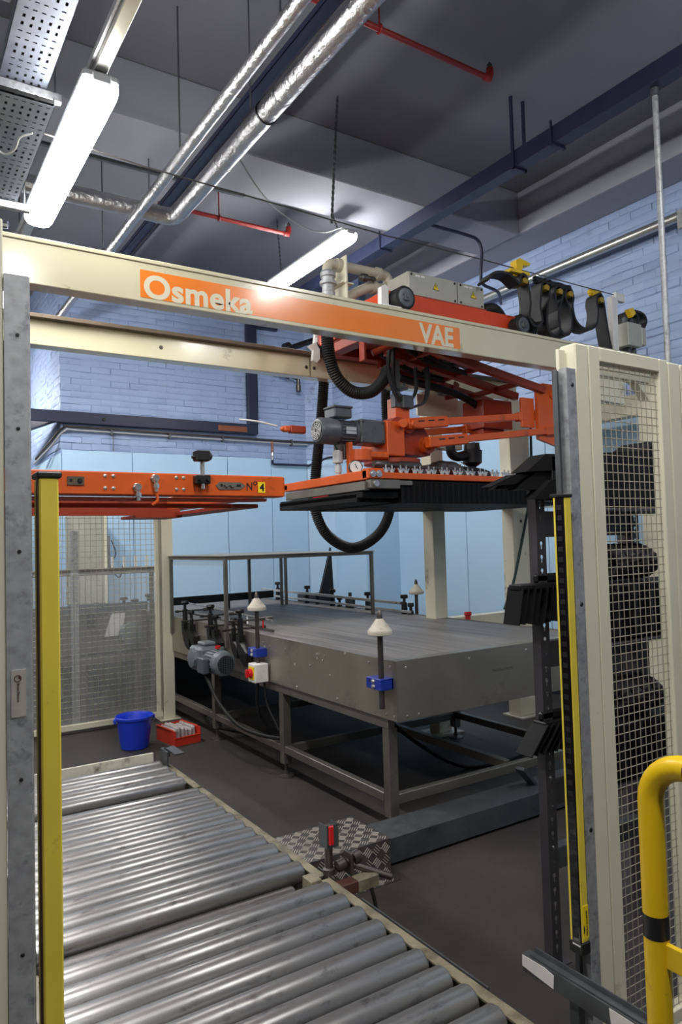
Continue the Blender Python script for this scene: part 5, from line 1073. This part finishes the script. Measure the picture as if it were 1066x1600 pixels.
# chequer plate cover and the grey floor channel
t = T('chequer_plate_cover', 'chequer plate cover over the floor channel beside the roller conveyor', 'cover', (1.80, 3.0, 0))
BX0, BX1, BY0, BY1, BZ = 1.545, 2.062, 2.835, 3.17, 0.178
P('plate', MB().box(BX0, BX1, BY0, BY0+0.004, 0.004, BZ).box(BX0, BX1, BY1-0.004, BY1, 0.004, BZ).box(BX0, BX1, BY0, BY1, BZ, BZ+0.004).box(BX0, BX1+0.02, BY0-0.05, BY0, 0.0, 0.004), 'diamond', t)
m = MB()
def lozenge(cx, cy, fl, face):
    for k in (-1.5, -0.5, 0.5, 1.5):
        dx, dy = (k*0.0115*0.707, k*0.0115*0.707) if fl else (k*0.0115*0.707, -k*0.0115*0.707)
        a = (cx+dx, cy+dy); u = (0.707, -0.707) if fl else (0.707, 0.707); hl = 0.017
        p, q = (a[0]-u[0]*hl, a[1]-u[1]*hl), (a[0]+u[0]*hl, a[1]+u[1]*hl)
        if face == 'top': m.bar((p[0], p[1], BZ+0.0045), (q[0], q[1], BZ+0.0045), 0.003, 0.003, (0, 0, 1), 0)
        elif face == 'front': m.bar((p[0], BY0-0.0005, p[1]), (q[0], BY0-0.0005, q[1]), 0.003, 0.003, (0, -1, 0), 0)
        else: m.bar((p[0], p[1], 0.0045), (q[0], q[1], 0.0045), 0.003, 0.003, (0, 0, 1), 0)
nx = 10
for i in range(nx):
    for j in range(6):
        x = BX0+0.028+i*0.051; y = BY0+0.030+j*0.055
        lozenge(x, y, (i+j) % 2 == 0, 'top')
    for j in range(3): lozenge(BX0+0.028+i*0.051, 0.03+j*0.058, (i+j) % 2 == 0, 'front')
    lozenge(BX0+0.028+i*0.051, BY0-0.025, i % 2 == 0, 'fl')
P('tread', m, 'tread', t, stuff=True)
t = T('floor_channel', 'low grey steel channel lying on the floor under the conveyor front', 'channel', (3.1, 3.0, 0))
P('channel', MB().box(2.064, 4.3, 2.92, 2.925, 0.015, 0.13).box(2.064, 4.3, 3.13, 3.135, 0.015, 0.13).box(2.064, 4.3, 2.92, 3.135, 0.13, 0.135), 'galv_dark', t)
P('channel_foot', MB().box(2.3, 2.4, 2.94, 3.11, 0, 0.015).box(3.3, 3.4, 2.94, 3.11, 0, 0.015).box(4.0, 4.1, 2.94, 3.11, 0, 0.015), 'galv_dark', t)
P('end_bracket', MB().box(3.42, 3.62, 2.905, 2.919, 0.03, 0.19, 0.003).bolt((3.48, 2.905, 0.15), (0, -1, 0), 0.012, 0.008).bolt((3.56, 2.905, 0.15), (0, -1, 0), 0.012, 0.008), 'galv_dark', t)
P('stand', MB().bar((3.28, 3.05, 0.135), (3.14, 3.02, 0.26), 0.06, 0.02), 'galv_dark', t)

# ================================================================== BUCKET AND BIN
t = T('bucket', 'bright blue plastic bucket with a wire handle on the floor', 'bucket', (1.742, 5.85, 0))
bc = (1.742, 5.85)
P('pail', MB().lathe((bc[0], bc[1], 0), (0, 0, 1), [(0, .10), (.006, .108), (.20, .136), (.232, .140), (.236, .150), (.255, .152), (.258, .146), (.235, .132), (.02, .10), (.015, .05)], 32), 'blue_bucket', t)
P('handle', MB().tube(spl([(bc[0]-0.155, bc[1]-0.02, 0.235), (bc[0]-0.150, bc[1]+0.08, 0.215), (bc[0]-0.10, bc[1]+0.155, 0.20), (bc[0], bc[1]+0.18, 0.19), (bc[0]+0.12, bc[1]+0.155, 0.18), (bc[0]+0.175, bc[1]+0.06, 0.17), (bc[0]+0.156, bc[1]-0.01, 0.235)], 6), 0.004, 6), 'bolt', t)
P('handle_lug', MB().box(bc[0]-0.165, bc[0]-0.148, bc[1]-0.02, bc[1]+0.02, 0.21, 0.245, 0.004).box(bc[0]+0.148, bc[0]+0.165, bc[1]-0.02, bc[1]+0.02, 0.21, 0.245, 0.004), 'blue_bucket', t)
t = T('storage_bin', 'small open red plastic bin holding a clear bag, beside the bucket', 'bin', (2.10, 5.80, 0))
Rb = Matrix.Rotation(math.radians(8), 3, 'Z'); cb = (2.10, 5.82, 0)
def rb_(m, *a, **k): return m.box(*a, R=Rb, c=cb, **k)
m = MB(); x0, x1, y0, y1 = 1.985, 2.215, 5.66, 5.99
rb_(m, x0, x1, y0, y1, 0, 0.006); rb_(m, x0, x0+0.006, y0, y1, 0.006, 0.12); rb_(m, x1-0.006, x1, y0, y1, 0.006, 0.12); rb_(m, x0, x1, y1-0.006, y1, 0.006, 0.12); rb_(m, x0, x1, y0, y0+0.006, 0.006, 0.065)
rb_(m, x0-0.006, x0+0.008, y0+0.05, y1, 0.115, 0.125, b=0.002); rb_(m, x1-0.008, x1+0.006, y0+0.05, y1, 0.115, 0.125, b=0.002); rb_(m, x0-0.004, x1+0.004, y0-0.006, y0+0.008, 0.06, 0.07, b=0.002)
P('bin_shell', m, 'red_bin', t)
m = MB(); random.seed(3)
for i in range(6):
    xx = 2.0+0.034*i; rb_(m, xx, xx+0.030, 5.70+0.01*(i % 2), 5.96, 0.02, 0.125+0.012*math.sin(i*1.3), b=0.012)
P('clear_bag', m, 'bag', tag(T('plastic_bag', 'crumpled grey plastic bag of parts lying in the red bin', 'bag', (2.10, 5.82, 0.02))))

# ================================================================== MACHINE BEHIND THE FAR MESH
mc = T('cross_conveyor', 'steel conveyor seen hazily through the far mesh panel', 'conveyor', (0.9, 7.4, 0))
P('side_panel', MB().box(-0.8, 2.28, 7.2, 7.204, 0.60, 0.99), 'steel_dull', mc)
P('belt', MB().box(-0.8, 2.28, 7.21, 8.0, 0.95, 0.985), 'belt', mc)
P('dark_guide', MB().box(-0.8, 2.28, 7.15, 7.18, 0.985, 1.07, 0.003), 'motor', mc)
P('far_panel', MB().box(-0.8, 2.28, 8.0, 8.004, 0.60, 0.99), 'steel_dull', mc)
P('white_cover', MB().prism([(1.86, 0.75), (2.02, 0.75), (2.06, 0.97), (1.93, 0.97)], 'y', 7.16, 7.195), 'label_white', mc)
P('hinge_post', MB().box(1.70, 1.76, 7.14, 7.198, 0.85, 1.0, 0.004), 'black', mc)
for x, z in ((2.05, 1.10), (2.16, 1.08), (2.30, 1.12)):
    P('knob', MB().lathe((x, 7.17, z-0.05), (0, 0, 1), [(0, .016), (.04, .016), (.042, .036), (.06, .038), (.07, .03)], 10), 'black', mc)
P('under_rail', MB().box(-0.8, 2.26, 7.21, 7.26, 0.50, 0.57, 0.003), 'steel_dull', mc)
for x in (0.2, 1.66, 2.2): P('leg', MB().box(x-0.03, x+0.03, 7.22, 7.28, 0, 0.50, 0.003).box(x-0.03, x+0.03, 7.9, 7.96, 0, 0.6, 0.003), 'steel_dull', mc)
P('motor', MB().lathe((2.10, 7.05, 0.76), (0, 1, 0), [(0, .06), (.01, .11), (.1, .115), (.15, .1)], 16), 'motor_green', mc)
t = T('white_cabinet', 'low white ribbed box behind the far mesh, split by a dark rail', 'cabinet', (1.78, 8.2, 0))
P('carcass', MB().box(1.62, 1.92, 8.1, 8.42, 0.02, 0.60, 0.006), 'label_white', t)
m = MB()
for i in range(18): m.box(1.69, 1.90, 8.092, 8.10, 0.06+i*0.03, 0.075+i*0.03)
P('rib', m, 'cabinet', t)
P('dark_rail', MB().box(1.58, 1.94, 8.06, 8.09, 0.28, 0.36), 'motor', t)
P('feet', MB().box(1.65, 1.70, 8.15, 8.2, 0, 0.02).box(1.85, 1.90, 8.15, 8.2, 0, 0.02), 'black', t)
t = T('tall_cabinet', 'pale grey upright cabinet against the back wall behind the far mesh', 'cabinet', (1.9, 8.3, 0))
P('carcass', MB().box(1.77, 2.12, 8.15, 8.44, 1.0, 1.98, 0.006), 'cabinet', t)
P('stand', MB().box(1.80, 1.84, 8.2, 8.4, 0.0, 1.0, 0.003), 'galv_dark', t); P('stand', MB().box(2.05, 2.09, 8.2, 8.4, 0.0, 1.0, 0.003), 'galv_dark', t)
P('edge_trim', MB().box(2.12, 2.15, 8.14, 8.42, 1.0, 1.98, 0.003), 'cream', t)
P('switch_strip', MB().box(2.16, 2.20, 8.2, 8.24, 1.35, 1.75, 0.004), 'galv', t)
P('loose_wire', MB().tube(spl([(2.20, 8.15, 1.7), (2.24, 8.13, 1.55), (2.18, 8.1, 1.4), (2.27, 8.1, 1.28), (2.31, 8.1, 1.42)], 6), 0.006, 6), 'navy', t)
t = T('grey_column_guard', 'narrow grey upright behind the mesh beside the pale cabinet', 'post', (1.64, 7.0, 0))
P('upright', MB().box(1.50, 1.56, 6.9, 6.96, 0.0, 1.78, 0.003), 'galv', t)
tag(P('wall_duct', MB().box(1.84, 1.92, 8.395, 8.46, 1.2, 2.1, 0.003), 'navy'), 'short navy trunking dropping on the back wall behind the left frame', 'trunking')
t = T('peg_rail', 'grey horizontal bar with four short white pegs behind the far mesh', 'rail', (1.7, 7.1, 1.36))
P('bar', MB().box(0.0, 2.36, 7.08, 7.12, 1.355, 1.415, 0.003), 'steel_dull', t)
pg = None
for i in range(4):
    x = 1.925+i*0.113
    if pg is None: pg = P('peg', MB().box(x-0.013, x+0.013, 7.09, 7.11, 1.416, 1.53, 0.003), 'label_white', t); px0 = x
    else: dup(pg, (x-px0, 0, 0))
P('support', MB().box(2.30, 2.34, 7.122, 7.16, 0.0, 1.40, 0.003).box(0.0, 0.04, 7.122, 7.16, 0.0, 1.4, 0.003), 'steel_dull', t)

# ================================================================== RACK WITH SPARE GRIPPERS
rk = T('slotted_rack', 'dark slotted steel rack behind the right guard panel', 'rack', (2.5, 2.05, 0))
def upright(x0, x1, y, z1=1.80):
    m = MB().box(x0, x0+0.003, y+0.003, y+0.04, 0.004, z1).box(x0-0.01, x1+0.03, y-0.02, y+0.06, 0, 0.004)
    xc = (x0+x1)/2; m.box(x0, xc-0.009, y, y+0.003, 0.004, z1).box(xc+0.009, x1, y, y+0.003, 0.004, z1)
    k = 0; zb = 0.004
    while 0.06+k*0.052 < z1-0.03:       # keyhole slots left open: round head above a narrow neck
        z = 0.06+k*0.052
        m.box(xc-0.009, xc+0.009, y, y+0.003, zb, z-0.014)
        m.box(xc-0.009, xc-0.0035, y, y+0.003, z-0.014, z).box(xc+0.0035, xc+0.009, y, y+0.003, z-0.014, z)
        m.prism([(xc-0.009, z), (xc-0.0035, z), (xc-0.008, z+0.006), (xc-0.008, z+0.011), (xc-0.0045, z+0.016), (xc-0.009, z+0.016)], 'y', y, y+0.003).prism([(xc+0.009, z), (xc+0.009, z+0.016), (xc+0.0045, z+0.016), (xc+0.008, z+0.011), (xc+0.008, z+0.006), (xc+0.0035, z)], 'y', y, y+0.003)
        zb = z+0.016; k += 1
    m.box(xc-0.009, xc+0.009, y, y+0.003, zb, z1)
    return P('upright', m, 'rack_steel', rk, smooth=False)
upright(2.115, 2.165, 1.90)
upright(2.70, 2.75, 1.90, 1.90)
upright(2.82, 2.88, 2.02, 1.95)
for z in (1.70, 1.20, 0.68):
    P('shelf_beam', MB().box(2.167, 2.699, 1.905, 1.94, z-0.10, z, 0.003), 'rack_steel', rk)
    P('shelf_plate', MB().box(2.22, 2.93, 1.70, 1.90, z-0.012, z, 0.002), 'rack_steel', rk)
    P('shelf_brace', MB().bar((2.71, 1.91, z-0.05), (2.84, 2.02, z-0.05), 0.03, 0.04), 'rack_steel', rk)
P('low_beam', MB().box(2.167, 2.699, 1.905, 1.95, 0.34, 0.42, 0.003), 'galv_dark', rk)
def spare(z, label, n, x0, tilt, y0=1.87, y1=1.95):
    t = T('spare_gripper', label, 'gripper', (2.45, 1.85, z), 'spare grippers on the slotted rack')
    P('gripper_box', MB().box(2.27, 2.95, 1.72, 1.90, z+0.002, z+0.215, 0.01), 'black_sheet', t)
    ms = None
    for i in range(6):
        q = MB().box(2.32+i*0.1, 2.33+i*0.1, 1.70, 1.72, z+0.03, z+0.22)
        if ms is None: ms = P('box_rib', q, 'black', t)
        else: dup(ms, (i*0.1, 0, 0))
    f0 = None
    R_ = Matrix.Rotation(tilt, 3, 'Y')
    for i in range(n):
        x = x0+i*0.034
        q = MB().box(x-0.003, x+0.003, y0, y1, z+0.075, z+0.215, 0.001, R=R_, c=(x, 1.9, z+0.22))
        if f0 is None: f0 = P('fin', q, 'black_sheet', t)
        else: dup(f0, (i*0.034, 0.004*(i % 2), 0))
    P('fin_bar', MB().box(x0-0.01, 2.27, y0+0.01, y1-0.01, z+0.205, z+0.225, 0.003), 'black', t)
    P('fin_clip', MB().box(2.10, 2.27, y0+0.03, y1-0.03, z+0.225, z+0.26, 0.008), 'black', t)
    return t
# top one: broad flat leaves; the others: rows of hanging fins
def leaves(z):
    t = T('spare_gripper', 'black spare gripper on the top of the slotted rack with broad flat leaves', 'gripper', (2.45, 1.85, z), 'spare grippers on the slotted rack')
    P('gripper_box', MB().prism([(2.27, z+0.002), (2.95, z+0.002), (2.95, z+0.27), (2.66, z+0.27), (2.56, z+0.22), (2.27, z+0.20)], 'y', 1.72, 1.90), 'black_sheet', t)
    for pl, y0, y1 in (([(2.029, 1.845), (2.141, 1.917), (2.285, 1.922), (2.285, 1.861)], 1.86, 1.94),
                       ([(1.861, 1.788), (1.994, 1.836), (2.070, 1.838), (1.992, 1.800)], 1.88, 1.93), ([(1.912, 1.780), (2.084, 1.855), (2.206, 1.855), (2.12, 1.792)], 1.895, 1.945),
                       ([(1.991, 1.779), (2.087, 1.845), (2.270, 1.845), (2.190, 1.782)], 1.87, 1.925), ([(2.040, 1.740), (2.142, 1.815), (2.285, 1.835), (2.207, 1.752)], 1.84, 1.90)):
        P('leaf', MB().prism(pl, 'y', y0, y1), 'black_sheet', t)
    P('leaf_arm', MB().box(2.17, 2.27, 1.86, 1.95, z+0.03, z+0.20, 0.003), 'black', t)
leaves(1.71)
spare(1.20, 'black spare gripper on the middle shelf of the slotted rack with hanging fins', 9, 2.005, 0.22)
spare(0.68, 'black spare gripper on the lowest shelf of the slotted rack', 6, 2.11, 0.75)
for z, lab in ((1.46, 'coiled black ribbed hose lying on the middle spare gripper'), (0.94, 'coiled black ribbed hose lying on the lowest spare gripper')):
    pts = []
    for i in range(61):
        a = i/60*2*PI*4.0; r = 0.135+0.012*(i/60)
        pts.append((2.36+0.26*(i/60), 1.81+0.08*math.cos(a), z+0.035+0.05*math.sin(a)))
    tag(P('hose_coil', MB().tube(spl(pts, 3), [0.024 if i % 2 else 0.020 for i in range(181)], 10), 'black_matt'), lab, 'hose', 'hose coils on the rack')

# ================================================================== FOREGROUND RIGHT
t = T('pallet_guide_rail', 'grey steel guide rail with torn white labels at the bottom right', 'rail', (1.63, 1.2, 0))
P('rail', MB().box(1.60, 1.604, 0.30, 1.556, 0.325, 0.375).box(1.604, 1.632, 0.30, 1.556, 0.325, 0.329).box(1.604, 1.632, 0.30, 1.556, 0.371, 0.375).box(1.628, 1.632, 0.30, 1.556, 0.329, 0.371), 'galv_dark', t)
P('back_angle', MB().box(1.606, 1.630, 0.30, 1.53, 0.376, 0.380).box(1.626, 1.630, 0.3, 1.53, 0.380, 0.395), 'galv_dark', t)
P('torn_label', MB().prism([(1.554, 0.372), (1.556, 0.340), (1.50, 0.334), (1.44, 0.328), (1.437, 0.366), (1.47, 0.373)], 'x', 1.5985, 1.60), 'label_white', t, label='torn white label')
P('torn_label', MB().prism([(1.255, 0.372), (1.25, 0.330), (1.14, 0.330), (1.15, 0.370)], 'x', 1.5985, 1.60), 'label_white', t, label='torn white label')
for ya in (1.36, 0.5): P('stand', MB().box(1.606, 1.630, ya, ya+0.03, 0.006, 0.324).box(1.58, 1.66, ya-0.03, ya+0.06, 0, 0.006), 'galv_dark', t)
t = T('yellow_barrier', 'yellow tubular barrier with black bands in the right foreground', 'barrier', (1.445, 0.98, 0))
yb, xb, zb_, rb2 = 1.0, 1.445, 1.098, 0.027
P('hoop', MB().tube([(xb, yb, 0.012), (xb, yb, zb_-0.09)]+[(xb, yb-0.09+0.09*math.cos(a), zb_-0.09+0.09*math.sin(a)) for a in [i*PI/16 for i in range(1, 8)]]+[(xb, yb-0.09, zb_), (xb, -0.4, zb_), (xb, -0.5, zb_-0.09), (xb, -0.5, 0.012)], rb2, 24), 'yellow_safety', t)
P('cross_tube', MB().box(xb-0.006, xb+0.006, -0.47, yb-0.02, 0.655, 0.71, 0.003), 'yellow_safety', t)
P('black_band', MB().tube([(xb, yb, 0.715), (xb, yb, 0.765)], rb2+0.0006, 24), 'black_gloss', t)
P('black_band', MB().tube([(xb, yb-0.095, zb_), (xb, yb-0.42, zb_)], rb2+0.0006, 24), 'black_gloss', t)
P('floor_flange', MB().lathe((xb, yb, 0), (0, 0, 1), [(0, .08), (.012, .08)], 20).lathe((xb, -0.5, 0), (0, 0, 1), [(0, .08), (.012, .08)], 20), 'yellow_safety', t)
